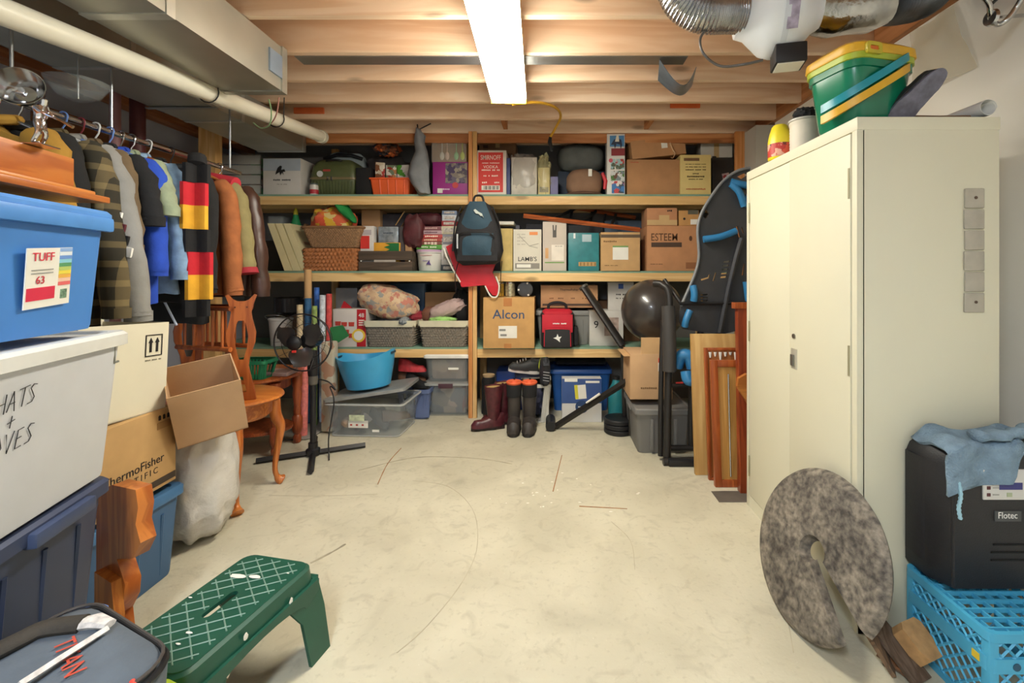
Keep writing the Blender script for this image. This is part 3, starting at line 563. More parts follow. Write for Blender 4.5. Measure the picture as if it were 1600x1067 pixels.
one('green_cloth', tube(spline([(-.08, 0, .1), (.02, -.03, .12), (.12, -.06, .03), (.22, -.08, -.07), (.26, -.08, -.1)]), [.03, .06, .075, .05, .015], 12, flat=.6).wob(.02, 9), M('#1f8a44', .8, var=.15), 'green cloth draped over the orange cloth', 'cloth', (PX(518, 4.5), 4.56, S2+.58))
carton('small brown carton standing behind the red packet', 565, 594, 328, 2, CARD2, D=4.75, dep=.2, tape=False)
DW_ = wood('#5c4c3e', '#463a30', 0, 6, .8, False)
t = thing('wooden_crate', 'dark stained slatted crate full of boxes on the shelf', 'crate', (PX(602, 4.45), 4.6, S2+.002))
for z in (.0, .105):
    for yy in (-.15, .138): mk('slat', box(-.26, .26, yy, yy+.012, z, z+.088, .002), DW_, t)
for x in (-.26, .248): mk('end_slat', box(x, x+.012, -.137, .137, 0, .19, .002), DW_, t)
mk('bottom_board', box(-.25, .25, -.137, .137, 0, .01), DW_, t); mk('handle_gap_block', box(-.11, .1, -.1515, -.149, .086, .107), M('#a89f96', .8), t)  # pale block added to stand in for the handle gap between slats
for x in (-.235, .235): mk('nail', lathe([(.008, 0), (.006, .004)], 8).rot('X', 90).mv(x, -.15, .096), PAPER, t)
def inbox(name, label, cat, x0, x1, yt, yb, mat, D, dep=.1, rot=0, tilt=0):
    w_ = (x1-x0)*D/F; h = (yb-yt)*D/F; t = thing(name, label, cat, (PX((x0+x1)/2, D), D+dep/2, PZ(yb, D)), (0, tilt, rot)); mk('body', bx(w_, dep, h, .003), mat, t); return t, w_, h, -dep/2
t, w_, h, y = inbox('card_game_box', 'red and white packet at the left of the dark crate', 'box', 563, 584, 353, 420, M('#d9d4d0', .5), 4.5); panel(t, -.02, h*.62, w_*.66, h*.3, y-.001, RED, 'red_panel'); panel(t, -.01, h*.85, w_*.8, .05, y-.001, M('#b9b0b4'), 'grey_panel')
t, w_, h, y = inbox('silver_tin', 'shiny silver tin in the middle of the dark crate', 'tin', 591, 622, 354, 379, M('#b9c3cc', .2, .6, var=.3, vs=20), 4.52); txt(t, 'SMOOTH', 0, h*.6, y, width=w_*.5, mat=M('#4a5360'))
t, w_, h, y = inbox('crayon_box', 'yellow and green box under the silver tin', 'box', 584, 625, 379, 420, M('#e5a638', .5), 4.5); g_ = M('#21713a', .5); mk('green_zigzag', prism([(-.02, 0), (.12, 0), (.12, .085), (-.02, .085), (.03, .065), (-.03, .045), (.03, .025)], .002).mv(0, y-.002, h-.09), g_, t)
inbox('slim_book', 'dark slim book standing in the crate beside the tin', 'book', 624, 632, 354, 420, M('#4b4446', .6), 4.52); inbox('brown_book', 'brown box at the right of the dark crate', 'box', 633, 643, 366, 420, CARD2, 4.5)
for i, (a, b) in enumerate(((620, 330), (628, 334))): p = P(a+12, b, 4.6); q = P(a-2, b+22, 4.6); one('paint_stirrer', tube([Vector(), q-p], .011, 6, flat=.4), M('#c99a62', .7), ['upper wooden stick behind the crate', 'lower wooden stick behind the crate'][i], 'stick', p)
sb('dark_box', 'dark grey box at the back behind the sticks', 'box', 596, 645, 335, 2, M('#4b474e', .7, var=.3, vs=8), D=4.82, dep=.2)
t = thing('plastic_bucket', 'white plastic bucket with a purple logo on the shelf', 'bucket', (PX(667, 4.46), 4.6, S2+.002)); mk('pail', lathe([(.108, 0), (.115, .01), (.128, .175), (.136, .177), (.136, .2), (.125, .2)], 28), M('#dedbd4', .4, var=.02), t); mk('lid', lathe([(.139, .188), (.139, .208), (.12, .212), (.02, .212)], 28), M('#c9a7c4', .4), t)
mk('purple_logo', prism([(-.02, -.01), (.0, .02), (.012, .035), (.016, .01), (.03, -.02), (.01, -.012)], .002).mv(.01, -.129, .08).rot('X', 3), M('#54407f', .5), t); txt(t, 'sunny', -.02, .1, -.128, width=.05, mat=M('#8a7aa8')); mk('red_band', box(-.07, .05, -.134, -.131, .15, .154), M('#b9707a', .5), t)
zb = S2+.214
for i, (c_, s, x0, x1, hh, tc_) in enumerate((('#55963c', 'KNIT EASY', 650, 690, .045, '#dfeccc'), ('#7c4b3f', 'HOME', 655, 690, .03, '#e0c8b8'), ('#a8453f', 'COOKING', 655, 690, .032, '#e6c4a8'), ('#b8423f', 'GARDENS', 656, 690, .036, '#f0d8c8'), ('#b89aa0', 'PATTERNS', 656, 690, .04, '#6a4a58'), ('#7d4a50', 'STORIES', 657, 689, .04, '#caa8a0'))):
    w_ = (x1-x0)*4.5/F; t = thing('book', ['green book on the white bucket, lowest of the stack', 'brown book second from the bottom on the bucket', 'dull red book in the middle of the bucket stack', 'bright red book near the top of the bucket stack', 'pink grey book second from the top of the bucket stack', 'dark plum book on top of the bucket stack'][i], 'book', (PX((x0+x1)/2, 4.5), 4.6, zb), (0, 0, random.uniform(-4, 4)), 'books piled on the white bucket')
    mk('cover', bx(w_, .17, hh, .004), M(c_, .5), t); mk('pages', box(-w_/2+.004, w_/2+.001, -.08, .086, .005, hh-.005), PAPER, t); txt(t, s, 0, hh/2, -.086, width=w_*.6, mat=M(tc_)); zb += hh+.001
one('leather_handbag', blob(.1, .06, .16, .2, 3, 31, .7), M('#4f1d22', .6, var=.3, bump=.3, bs=20), 'dark red handbag squeezed left of the book stack', 'bag', (PX(648, 4.55), 4.52, S2+.39)); one('leather_pouch', blob(.14, .1, .07, .2, 3, 33, .8), M('#481a22', .6, var=.2), 'dark red pouch on top of the book stack', 'pouch', (PX(672, 4.6), 4.62, zb+.07))
zb = S2+.002
for i, (c_, hh) in enumerate((('#4a4e58', .06), ('#cfcac8', .2), ('#8f8f98', .1), ('#c9c2a8', .08), ('#a33c40', .05), ('#c4c9d0', .06), ('#6f7f9a', .04))):
    w_ = .145; t = thing('game_box', ['dark grey box at the bottom of the pile by the backpack', 'large white box in the pile left of the backpack', 'silver grey box above the white one by the backpack', 'cream box in the pile left of the backpack', 'thin red box in the pile left of the backpack', 'pale blue box near the top by the backpack', 'blue grey box on top of the pile by the backpack'][i], 'box', (PX(701, 4.52), 4.65, zb), (0, 0, random.uniform(-3, 3)), 'boxes piled beside the backpack'); mk('body', bx(w_, .24, hh, .003), M(c_, .5, var=.15, vs=20), t); panel(t, 0, hh/2, w_*.7, hh*.5, -.121, M('#b9b0a8', .5, var=.4, vs=60), 'printed_band'); zb += hh+.001
# backpack
t = thing('backpack', 'dark blue and black backpack hanging on the shelf post', 'backpack', (PX(749, 4.3), 4.25, PZ(413, 4.3)))
BLU = M('#2c4656', .75, var=.1, vs=14, bump=.15); BK = M('#252427', .85, var=.15, bump=.15)
secs = []
for z, wd, dp in ((0, .3, .1), (.03, .4, .17), (.12, .45, .2), (.26, .44, .2), (.36, .4, .18), (.46, .32, .14), (.54, .22, .09), (.58, .12, .05)):
    secs.append([(x, y_, z) for x, y_ in rrect(wd, dp, dp*.42, 4)])
mk('main_compartment', loft(secs).wob(.012, 7), BK, t, sharp=70)
def patch(z0_, z1_, w0, w1, y0, bul, m_, n_):
    def fn(u, v): wd = w0+(w1-w0)*v; return ((u-.5)*wd, y0-bul*math.sin(u*PI)*math.sin(min(1, v*1.1)*PI*.9+.2), z0_+(z1_-z0_)*v)
    return mk(n_, shell(grid(fn, 12, 10), .01), m_, t)
patch(.28, .57, .36, .14, -.078, .035, BLU, 'upper_panel'); patch(.08, .28, .26, .30, -.098, .04, BLU, 'pocket_panel'); patch(.03, .3, .37, .36, -.085, .03, BK, 'front_pocket')
mk('zipper', tube(spline([(-.17, -.105, .1), (-.16, -.118, .24), (-.1, -.135, .285), (.1, -.135, .285), (.16, -.118, .24)]), .006), M('#101012', .5), t); mk('zip_pull', box(-.178, -.165, -.125, -.118, .14, .27), M('#cfd3d4', .3, .5), t)
mk('top_loop', tube(spline([(-.05, 0, .57), (-.03, -.0, .63), (.03, 0, .63), (.05, 0, .57)]), .01), BLACK, t)
for s in (-1, 1): mk('shoulder_strap', tube(spline([(s*.14, -.1, .52), (s*.2, -.085, .36), (s*.23, -.04, .12)]), .014, 6, flat=.5), BK, t); mk('hanging_strap', tube(spline([(s*.2+.02, -.02, .03), (s*.21, -.03, -.1), (s*.205, -.02, -.26)]), .009, 6, flat=.4), BLACK, t)
mk('leaping_cat_mark', prism([(-.045, .035), (-.03, .045), (.0, .02), (.03, .005), (.045, -.035), (.03, -.015), (.02, -.02), (.0, .0), (-.025, .005), (-.035, .018)], .004).mv(.02, -.122, .45), M('#b9c0b8', .5), t)
# red drawstring bag under it
RB = M('#c8202f', .35, var=.1, bump=.1, bs=12)
t = thing('gym_sack', 'red nylon gym sack with white piping under the backpack', 'bag', (PX(735, 4.32), 4.37, 0))
pts = [P(x, y_, 4.3) for x, y_ in ((694, 385), (720, 372), (770, 380), (775, 405), (768, 425), (778, 448), (776, 462), (768, 463), (757, 447), (720, 448), (716, 440))]
mk('sack_cloth', prism([(p.x-PX(735, 4.32), p.z) for p in reversed(pts)], .05).wob(.015, 8), RB, t); e = [P(x, y_, 4.29) for x, y_ in ((692, 387), (696, 400), (706, 420), (718, 441))]
mk('piping', tube([Vector((q.x-PX(735, 4.32), -.045, q.z)) for q in e], .008), PAPER, t); mk('piping', tube(spline([Vector((q.x-PX(735, 4.32), -.04, q.z)) for q in (P(757, 447, 4.29), P(766, 463, 4.29), P(776, 463, 4.29), P(779, 447, 4.29), P(774, 432, 4.29))]), .007), PAPER, t)
mk('white_logo', box(-.12, -.03, -.034, -.03, PZ(385, 4.3), PZ(378, 4.3)).rot('Y', 0), PAPER, t); mk('neck_cord', tube([(.03, 0, PZ(380, 4.3)), (.06, -.03, PZ(320, 4.3))], .006), BLACK, t)
sb('grey_case', 'grey case lying at the back behind the backpack', 'case', 766, 812, 352, 2, M('#62636f', .6, var=.15), D=4.8, dep=.25); sb('flat_white_case', 'flat white case edge above the yellowish carton', 'case', 775, 803, 346, 2, PAPER, D=4.55, dep=.3, z=PZ(351, 4.55))
sb('old_carton', 'yellowed carton half hidden by the backpack', 'box', 782, 801, 357, 2, M('#c9b070', .8, var=.15, vs=12), D=4.46, dep=.28)
t, w_, h, y = sb('rum_carton', 'white rum carton with large dark lettering on the shelf', 'box', 802, 846, 358.5, 2, M('#d9d3c4', .7, var=.03), D=4.45, dep=.28)
txt(t, "LAMB'S", 0, h*.28, y, width=w_*.66); panel(t, 0, h*.12, w_*.86, h*.13, y-.001, M('#8d8880', .7), 'grey_print_block'); panel(t, -.035, h*.12, w_*.5, h*.08, y-.003, PAPER, 'code_label'); panel(t, .06, h*.9, .08, .03, y-.001, M('#e08a4a', .5), 'orange_sticker'); mk('ship_print', tube([(-.08, y-.001, h*.85), (.02, y-.001, h*.6), (.1, y-.001, h*.55)], .003, 5)+tube([(.02, y-.001, h*.6), (.11, y-.001, h*.66)], .003, 5), M('#aaa598'), t)
for i in range(4): txt(t, 'RUM RHUM', -.06, h*(.88-.08*i), y, width=.08, mat=M('#b3ab9c'))
t, w_, h, y = sb('bottle_carton', 'tall white carton with a printed tool picture', 'box', 848, 885, 346.5, 2, M('#cbbfb2', .7, var=.03), D=4.45, dep=.24)
mk('tool_picture', (prism([(-.018, 0), (.018, 0), (.018, .06), (.02, .12), (.008, .12), (.004, .07), (-.004, .07), (-.008, .12), (-.02, .12), (-.018, .06)], .002)).mv(0, y-.002, h*.68), M('#55504c'), t); panel(t, .03, h*.37, w_*.52, h*.32, y-.001, M('#e6ddd0', .6), 'white_panel'); panel(t, 0, h*.17, w_*.82, .01, y-.001, M('#6d9a4c'), 'green_line'); panel(t, -.075, h*.36, .03, .1, y-.001, M('#d0a06a', .5), 'tan_print'); txt(t, 'made to last', .04, h*.5, y-.002, width=.07)
t, w_, h, y = sb('wrapped_box', 'teal paper wrapped box with glossy tape on the shelf', 'box', 888, 936, 364, 2, M('#2f7f86', .4, var=.12, vs=14, bump=.2, bs=30), D=4.45, dep=.26)
panel(t, .03, h*.86, .09, .07, y-.002, M('#b9cfd6', .2, .3), 'clear_tape'); panel(t, -.09, h*.92, .02, .05, y-.002, M('#d8e6e8', .2), 'clear_tape'); panel(t, .035, h*.18, .17, .04, y-.002, M('#b9935c', .6), 'tan_label'); [panel(t, -.03+.035*i, h*.18, .012, .032, y-.004, M('#8a6a3a'), 'label_mark', .0006) for i in range(5)]
t, w_, h, y = carton('tan carton with a white square label on the shelf', 939, 1000, 363, 2, M('#c49d6c', .85), D=4.42, dep=.3); panel(t, 0, h*.9, w_, .03, y-.001, M('#5d4a35'), 'dark_band'); panel(t, 0, h*.45, .15, .12, y-.001, PAPER); panel(t, 0, h*.63, .15, .015, y-.001, M('#6f9a58'), 'green_strip'); txt(t, 'ORCHARD', -.1, h*.76, y, width=.13, mat=M('#7a5a34')); txt(t, 'Handle with care', -.09, h*.14, y, width=.13, mat=M('#6b4c2a'))
# wooden table-hockey style rack lying across the boxes
WR = wood('#c0693a', '#9c4c26', 0, 6, .4, False)
t = thing('wooden_rail_frame', 'orange brown wooden frame lying across the shelf boxes', 'frame', (PX(905, 4.55), 4.55, S2+.4))
o = Vector((PX(905, 4.55), 4.55, S2+.4))
for a, b in (((818, 337, 4.44), (1000, 359, 4.44)), ((870, 320, 4.9), (993, 340, 4.9))):
    p, q = P(*a)-o, P(*b)-o; mk('side_rail', tube([p, q], .021, 4), WR, t)
for k in (.25, .5, .75): p, q = P(818, 337, 4.44).lerp(P(1000, 359, 4.44), k)-o, P(870, 320, 4.9).lerp(P(993, 340, 4.9), k)-o; mk('cross_bar', tube([p, q], .016, 6), BLACK, t)
for k in (.2, .45, .62): p = P(870, 322, 4.88).lerp(P(993, 342, 4.88), k)-o; mk('runner', tube([p, p+Vector((-.02, -.02, -.1))], .014), M('#2a2a2e', .4), t)
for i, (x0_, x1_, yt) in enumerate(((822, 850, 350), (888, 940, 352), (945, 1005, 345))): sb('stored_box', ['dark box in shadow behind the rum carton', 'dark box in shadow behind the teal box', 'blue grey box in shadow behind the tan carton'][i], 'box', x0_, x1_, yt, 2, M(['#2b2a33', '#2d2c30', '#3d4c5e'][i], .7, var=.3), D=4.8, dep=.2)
t, w_, h, y = carton('large brown wine carton lettered in dark capitals', 1011, 1093, 353, 2, M('#c08a60', .85), D=4.45, dep=.34, tape=False); BR2 = M('#5a3a24'); txt(t, 'ESTEEM', -w_*.17, h*.74, y, width=w_*.5, mat=BR2, zs=1.3); panel(t, -w_*.13, h*.58, w_*.58, .045, y-.001, M('#4f3a2c'), 'dark_band'); panel(t, w_*.37, h*.12, w_*.26, .06, y-.001, M('#94603c'), 'code_block'); mk('stem_logo', lathe([(.025, 0), (.025, .002)], 14, sx=.6).rot('X', 90).mv(w_*.33, y-.001, h*.72), BR2, t); txt(t, 'Product of Canada', -w_*.32, h*.15, y, width=.12, mat=BR2); HE = h
t, w_, h, y = carton('brown carton on the large wine carton with wide tan tape', 1011, 1058, 325, 2, M('#bb8660', .85), D=4.46, dep=.28, z=S2+HE+.002, tape=False); panel(t, 0, h*.18, w_, .05, y-.001, TAPE, 'tape'); panel(t, .02, h*.42, .1, .06, y-.002, TAPE, 'tape'); txt(t, 'WOK', w_*.25, h*.84, y, width=.05)
t, w_, h, y = carton('small tan carton with a round hole and white label', 1061, 1092, 329, 2, M('#c09058', .85), D=4.46, dep=.2, z=S2+HE+.002, tape=False); mk('hole', lathe([(.012, 0), (.012, .002)], 14).rot('X', 90).mv(-.045, y, h*.45), INK, t); panel(t, .05, h*.25, .07, .05, y-.001, PAPER); panel(t, .04, h*.88, .1, .04, y-.001, M('#5d5a4c'), 'dark_print')
# ================================================================ third shelf
PL = M('#d4d2d2', .4, var=.02)
t = thing('plastic_bucket', 'small white pail on the lower shelf behind the fan', 'bucket', (PX(433, 4.5), 4.56, S3+.002)); mk('pail', lathe([(.085, 0), (.105, .25), (.112, .252), (.112, .265), (.1, .265), (.08, .012)], 24), PL, t); mk('bail', tube(spline([(-.11, 0, .24), (-.08, -.12, .3), (.08, -.12, .3), (.11, 0, .24)]), .004), CHROME, t)
for i, (x, yy, r, c_, n_) in enumerate(((455, 470, .13, '#2a2a2e', 'black cooking pot at the left of the lower shelf'), (452, 488, .09, '#a08a5c', 'brass pan behind the white pail'))):
    t = thing('cooking_pot', n_, 'pot', (PX(x, 4.75), 4.75+.1*i-.05, S3+.3-.3*i+.002)); mk('pot', lathe([(r*.85, 0), (r, .02), (r, .16), (r*1.06, .165), (r*.97, .165), (r*.8, .02)], 24), M(c_, .25, .6 if i else .2), t); mk('handle', tube([(r, 0, .13), (r+.12, -.02, .15)], .012), BLACK, t)
sb('stored_carton', 'dark brown carton carrying pots at the left of the lower shelf', 'box', 430, 478, 492, 3, M('#54402f', .8), D=4.68, dep=.25)
ROLLS = [(483, 421, '#c9a071', .032, 4.3, 'tall brown cardboard tube standing in front of the shelf'), (481, 466, '#2f5f8a', .03, 4.22, 'blue wrapping paper roll in the floor bin'), (499, 449, '#3767b8', .024, 4.34, 'blue topped paper roll by the shelf'), (503, 461, '#cfd6e0', .026, 4.26, 'pale blue wrapping roll in front of the blue one'), (513, 459, '#cf4a48', .025, 4.3, 'red patterned wrapping roll by the white box'), (470, 476, '#cdb894', .026, 4.15, 'cream wrapping roll behind the fan grille'), (492, 478, '#8aa05a', .022, 4.16, 'green floral wrapping roll behind the fan'), (466, 560, '#7c8a6c', .028, 3.98, 'multicoloured wrapping roll beside the pink one'), (474, 545, '#d87a74', .032, 3.9, 'thick pink wrapping roll beside the fan pole')]
for x, yt, c_, r, D, l_ in ROLLS:
    hh = PZ(yt, D)-.016; t = thing('paper_roll', l_, 'roll', (PX(x, D), D, .016), (random.uniform(-1, 1), random.uniform(-1.2, 1.2), 0), 'wrapping paper rolls by the shelf'); mk('roll', lathe([(r, 0), (r, hh), (r*.7, hh), (r*.7, hh-.05)], 16), M(c_, .5, var=.25, vs=30) if c_ not in ('#c9a071',) else CARDL, t); mk('core', lathe([(r*.69, 0), (r*.69, hh-.02)], 12), M('#8a6f50', .8), t)
t = thing('wrapping_bin', 'shallow grey tray holding the wrapping rolls on the floor', 'tray', (PX(480, 4.05), 4.1, .001)); mk('tray', rl([(.28, .56, 0, .05), (.3, .58, .012, .05), (.29, .57, .014, .05)]), M('#8d8a84', .6), t)
t = thing('patterned_tall_box', 'tall pale floral box standing beside the fan pole', 'box', (PX(509, 3.95), 4.02, .016)); mk('body', bx(.105, .11, PZ(535, 3.95)-.016, .02), patches(['#b9b3a2', '#a8a08e', '#c4bca6', '#a9856f', '#9aa08a', '#bdb6a4'], 11, .6), t)
one('green_folder', prism([(0, 0), (.16, .1), (.1, .2), (-.12, .16)], .012), M('#2f7a45', .6, var=.15), 'green card folder propped behind the fan', 'folder', (PX(508, 4.15), 4.28, PZ(545, 4.15)))
t, w_, h, y = sb('jar_carton', 'red and white jar carton numbered 48 on the lower shelf', 'box', 520, 572, 483, 3, M('#d9d2cc', .5, var=.03), D=4.44, dep=.26)
RC = M('#b8202a', .5); panel(t, w_*.36, h*.5, w_*.27, h*.98, y-.001, RC, 'red_panel'); txt(t, '48', w_*.36, h*.83, y-.002, width=.055, mat=WHITE); [panel(t, w_*.36, h*(.7-.06*i), .05, .012, y-.003, LW_, 'small_print') for i in range(3)]
for i, (x, z) in enumerate(((-.11, .62), (-.05, .6), (.02, .6), (-.03, .4), (.02, .3))): mk('jar_print', prism([(-.025, -.02), (.025, -.02), (.028, .02), (-.028, .02)], .002).mv(x, y-.002, h*z), M('#c4453a', .5), t)
mk('yellow_disc', lathe([(.065, 0), (.065, .002)], 24).rot('X', 90).mv(.09, y-.004, h*.3), M('#e6c34a', .5), t); mk('white_disc', lathe([(.045, 0), (.045, .002)], 24).rot('X', 90).mv(.09, y-.006, h*.3), WHITE, t)
mk('red_wedge', prism([(-w_/2+.03, h), (-.02, h), (-.1, h+.07)], .02).mv(0, -.02, 0), RC, t)
t, w_, h, y = sb('clear_pouch', 'grey plastic pouch behind the jar carton', 'pouch', 524, 556, 450, 3, M('#8d8b8c', .3, var=.1, alpha=.85), D=4.7, dep=.15, rot=6)
RAT = M('#7d7468', .75, var=.3, vs=60, bump=.3)
for i, (x0_, x1_, l_) in enumerate(((569, 648, 'grey woven basket with cream liner below the flowered cushion'), (654, 731, 'grey woven basket with cream liner beside the centre post'))):
    D = 4.41; L = (x1_-x0_)*D/F; t = thing('lined_basket', l_, 'basket', (PX((x0_+x1_)/2, D), D+.17, S3+.002), group='grey lined baskets on the lower shelf')
    mk('woven_body', weave(L, .34, .245, .86, 10, 18, .0075), RAT, t, sharp=60)
    def lin_(u, v):
        a = u*2*PI; p = rrect(L*1.01+.01, .352, .03, 5); n = len(p); q = p[int(u*n) % n]; k = 1+.012*v; return (q[0]*k, q[1]*k, .25-v*(.05+.012*math.sin(a*3)))
    pr = rrect(L*1.015+.012, .37, .03, 5); mk('cloth_liner', loft([[(x*.96, y_*.94, .2) for x, y_ in pr], [(x*.97, y_*.95, .256) for x, y_ in pr], [(x, y_, .258) for x, y_ in pr], [(x, y_, .205+.012*math.sin(k*1.7)) for k, (x, y_) in enumerate(pr)]], False, False), M('#cfc8ae', .85, var=.06), t)
one('clothing_bundle', blob(.18, .12, .06, .25, 4, 41), M('#3f3e44', .9, var=.3), 'dark folded clothes in the basket under the cushion', 'clothes', (PX(612, 4.42), 4.58, S3+.245)); one('red_garment', blob(.08, .09, .07, .2, 3, 43), M('#8e2a35', .85), 'dark red garment at the right of the left basket', 'clothes', (PX(644, 4.46), 4.6, S3+.28)); one('grey_garment', blob(.05, .09, .04, .25, 3, 44), M('#8b9296', .85), 'grey garment hanging over the left basket edge', 'clothes', (PX(630, 4.41), 4.45, S3+.25))
one('flowered_cushion', blob(.3, .15, .15, .14, 2.6, 51, .85).wob(.02, 8).rot('Y', 14), patches(['#cfae8c', '#c9a488', '#d8bd9c', '#b8988a', '#c4806f', '#d6b893', '#9c9a94'], 26, .9), 'pale flowered cushion lying on the grey woven basket', 'cushion', (PX(600, 4.44), 4.56, S3+.43))
t = thing('plastic_tub', 'dark blue plastic tub behind the flowered cushion', 'tub', (PX(637, 4.8), 4.93, S3+.002)); mk('tub', rl([(.3, .2, 0, .03), (.38, .26, .6, .03), (.4, .28, .61, .03), (.36, .24, .61, .03)]), M('#38506c', .4), t)
carton('brown carton at the back behind the right basket', 664, 716, 457, 3, CARD2, D=4.8, dep=.25, tape=False)
one('pink_towel', blob(.19, .08, .075, .2, 3, 61, .8).rot('Y', -22), M('#bda39f', .9, var=.1, bump=.3), 'pinkish folded towel in the right basket', 'towel', (PX(695, 4.45), 4.55, S3+.36)); one('brown_pouch', blob(.08, .09, .08, .15, 3, 62, .7), M('#7a4f3c', .7), 'brown pouch in the left side of the right basket', 'pouch', (PX(668, 4.5), 4.62, S3+.3)); one('green_tissue', blob(.13, .06, .03, .3, 6, 63), M('#a5d67c', .8, var=.2), 'light green tissue at the front of the right basket', 'tissue', (PX(690, 4.41), 4.46, S3+.262)); one('black_jacket_bundle', blob(.1, .12, .19, .2, 3, 64), BLACKR, 'black jacket bundle beside the centre post', 'clothes', (PX(719, 4.55), 4.64, S3+.36))
t, w_, h, y = carton('tan carton with large dark blue lettering on the shelf edge', 755, 835, 465, 3, M('#c99c62', .85), D=4.36, dep=.34); txt(t, 'Alcon', 0, h*.66, y, width=w_*.62, mat=M('#2d4a72'), zs=.95); panel(t, -.01, h*.32, w_*.36, h*.24, y-.001, PAPER); panel(t, -.06, h*.36, .06, .02, y-.003, M('#8a8a86'), 'print_line', .0006); panel(t, -.05, h*.26, .06, .02, y-.003, M('#8a8a86'), 'print_line', .0006); panel(t, -.01, h*.045, .07, h*.09, y-.001, M('#bb7f45'), 'tape'); panel(t, -.01, h*.91, .08, h*.16, y-.002, M('#bb7a40', .4), 'tape'); HA = h
for i, (x, c_, l_) in enumerate(((779, '#b8923c', 'small gold can at the left on the blue lettered carton'), (796, '#c0b89a', 'shiny printed can in the middle on the blue lettered carton'))):
    t = thing('tin_can', l_, 'can', (PX(x, 4.45), 4.5+.02*i, S3+HA+.003)); mk('can', lathe([(.045, 0), (.05, .006), (.05, .13), (.042, .136), (.042, .145)], 20), M(c_, .25, .6, var=.4, vs=40), t); mk('rim', lathe([(.051, .128), (.051, .136)], 20), CHROME, t)
t = thing('disc_lamp', 'round black disc lamp on the blue lettered carton', 'lamp', (PX(820, 4.42), 4.5, S3+HA+.075)); mk('disc', lathe([(.055, -.02), (.075, -.015), (.075, .02), (.06, .024), (.02, .02)], 28).rot('X', 90), M('#3b3c40', .4), t); [mk('bezel_mark', box(-.008, .008, -.03, -.022, .055, .072).rot('Y', a), PAPER, t) for a in (20, 150, 265)]
GT = M('#84837f', .5, var=.05)
t = thing('storage_tote', 'grey lidded tote on the lower shelf behind the lunch bag', 'tote', (PX(882, 4.5), 4.74, S3+.002)); tote(t, .56, .38, .36, GT); HT = .345
t, w_, h, y = carton('flat brown scientific carton lying on the shelf tote', 845, 934, 446, 3, M('#be9068', .85), D=4.56, dep=.3, z=S3+HT+.025, tape=False); txt(t, 'ThermoFisher', 0, h*.8, y, width=w_*.33); panel(t, 0, .03, w_*.94, .02, y-.001, M('#4f3a2c'), 'dark_band'); txt(t, 'SCI   2020     CAN     M 2PK', 0, h*.42, y, width=w_*.7, mat=M('#7a5236'))
t = thing('lunch_bag', 'red and black insulated lunch bag on the shelf edge', 'bag', (PX(871, 4.36), 4.46, S3+.002)); RL = M('#c41f33', .65, var=.08, bump=.1)
mk('bag_body', rl([(.28, .18, 0, .03), (.31, .2, .02, .04), (.32, .2, .3, .04), (.3, .17, .34, .04), (.25, .13, .36, .04)]), BK, t); mk('front_panel', box(-.145, .145, -.108, -.098, .15, .32, .004), RL, t); mk('top_lid', rl([(.29, .19, .315, .04), (.29, .19, .345, .04), (.24, .13, .367, .04)]), RL, t); mk('zip_band', rl([(.325, .21, .3, .04), (.325, .21, .318, .04)]), BLACK, t); mk('pocket', box(-.125, .125, -.122, -.1, .01, .185, .01), M('#2b2a2c', .8), t)
mk('pocket_piping', tube(spline([(-.125, -.123, .02), (-.122, -.123, .15), (-.1, -.123, .182), (.1, -.123, .182), (.122, -.123, .15), (.125, -.123, .02)]), .004), RL, t); mk('carry_handle', tube(spline([(-.09, 0, .355), (-.075, -.01, .41), (.0, -.015, .43), (.075, -.01, .41), (.09, 0, .355)]), .014), BK, t); mk('white_emblem', prism([(-.04, .0), (-.01, .01), (.0, .04), (.012, .01), (.04, .015), (.02, -.01), (.025, -.04), (.0, -.02), (-.01, -.012)], .003).mv(0, -.124, .1), WHITE, t); txt(t, 'BRAND NAME', .02, .235, -.108, width=.13, mat=WHITE, shear=.2); mk('side_mesh', box(.16, .2, -.07, .08, .02, .2, .015), BLACKR, t)
for i, (x0_, x1_, yt, D, z, l_) in enumerate(((921, 974, 486, 4.5, S3, 'white carton with faint print at the right of the lower shelf'), (952, 992, 441, 4.6, PZ(487, 4.6), 'white carton with a blue square above the faint printed one'))):
    t, w_, h, y = sb('white_carton', l_, 'box', x0_, x1_, yt, 3, M('#cbc7c0', .7, var=.06), D=D, dep=.28, z=z, rot=0 if i == 0 else -5)
    if i: panel(t, 0, h*.86, .05, .05, y-.001, M('#2f4f96'), 'blue_square'); txt(t, '750 ml', 0, h*.58, y, width=.1); txt(t, '12 x 33%', 0, h*.45, y, width=.1)
    else: txt(t, '9', -.1, h*.6, y, size=.1); panel(t, .05, h*.55, .14, .18, y-.001, M('#a48f84', .6, var=.4, vs=20), 'printed_picture')
carton('dark carton in shadow at the back of the lower shelf', 925, 1000, 470, 3, M('#6d4f38', .85), D=4.8, dep=.25, tape=False)
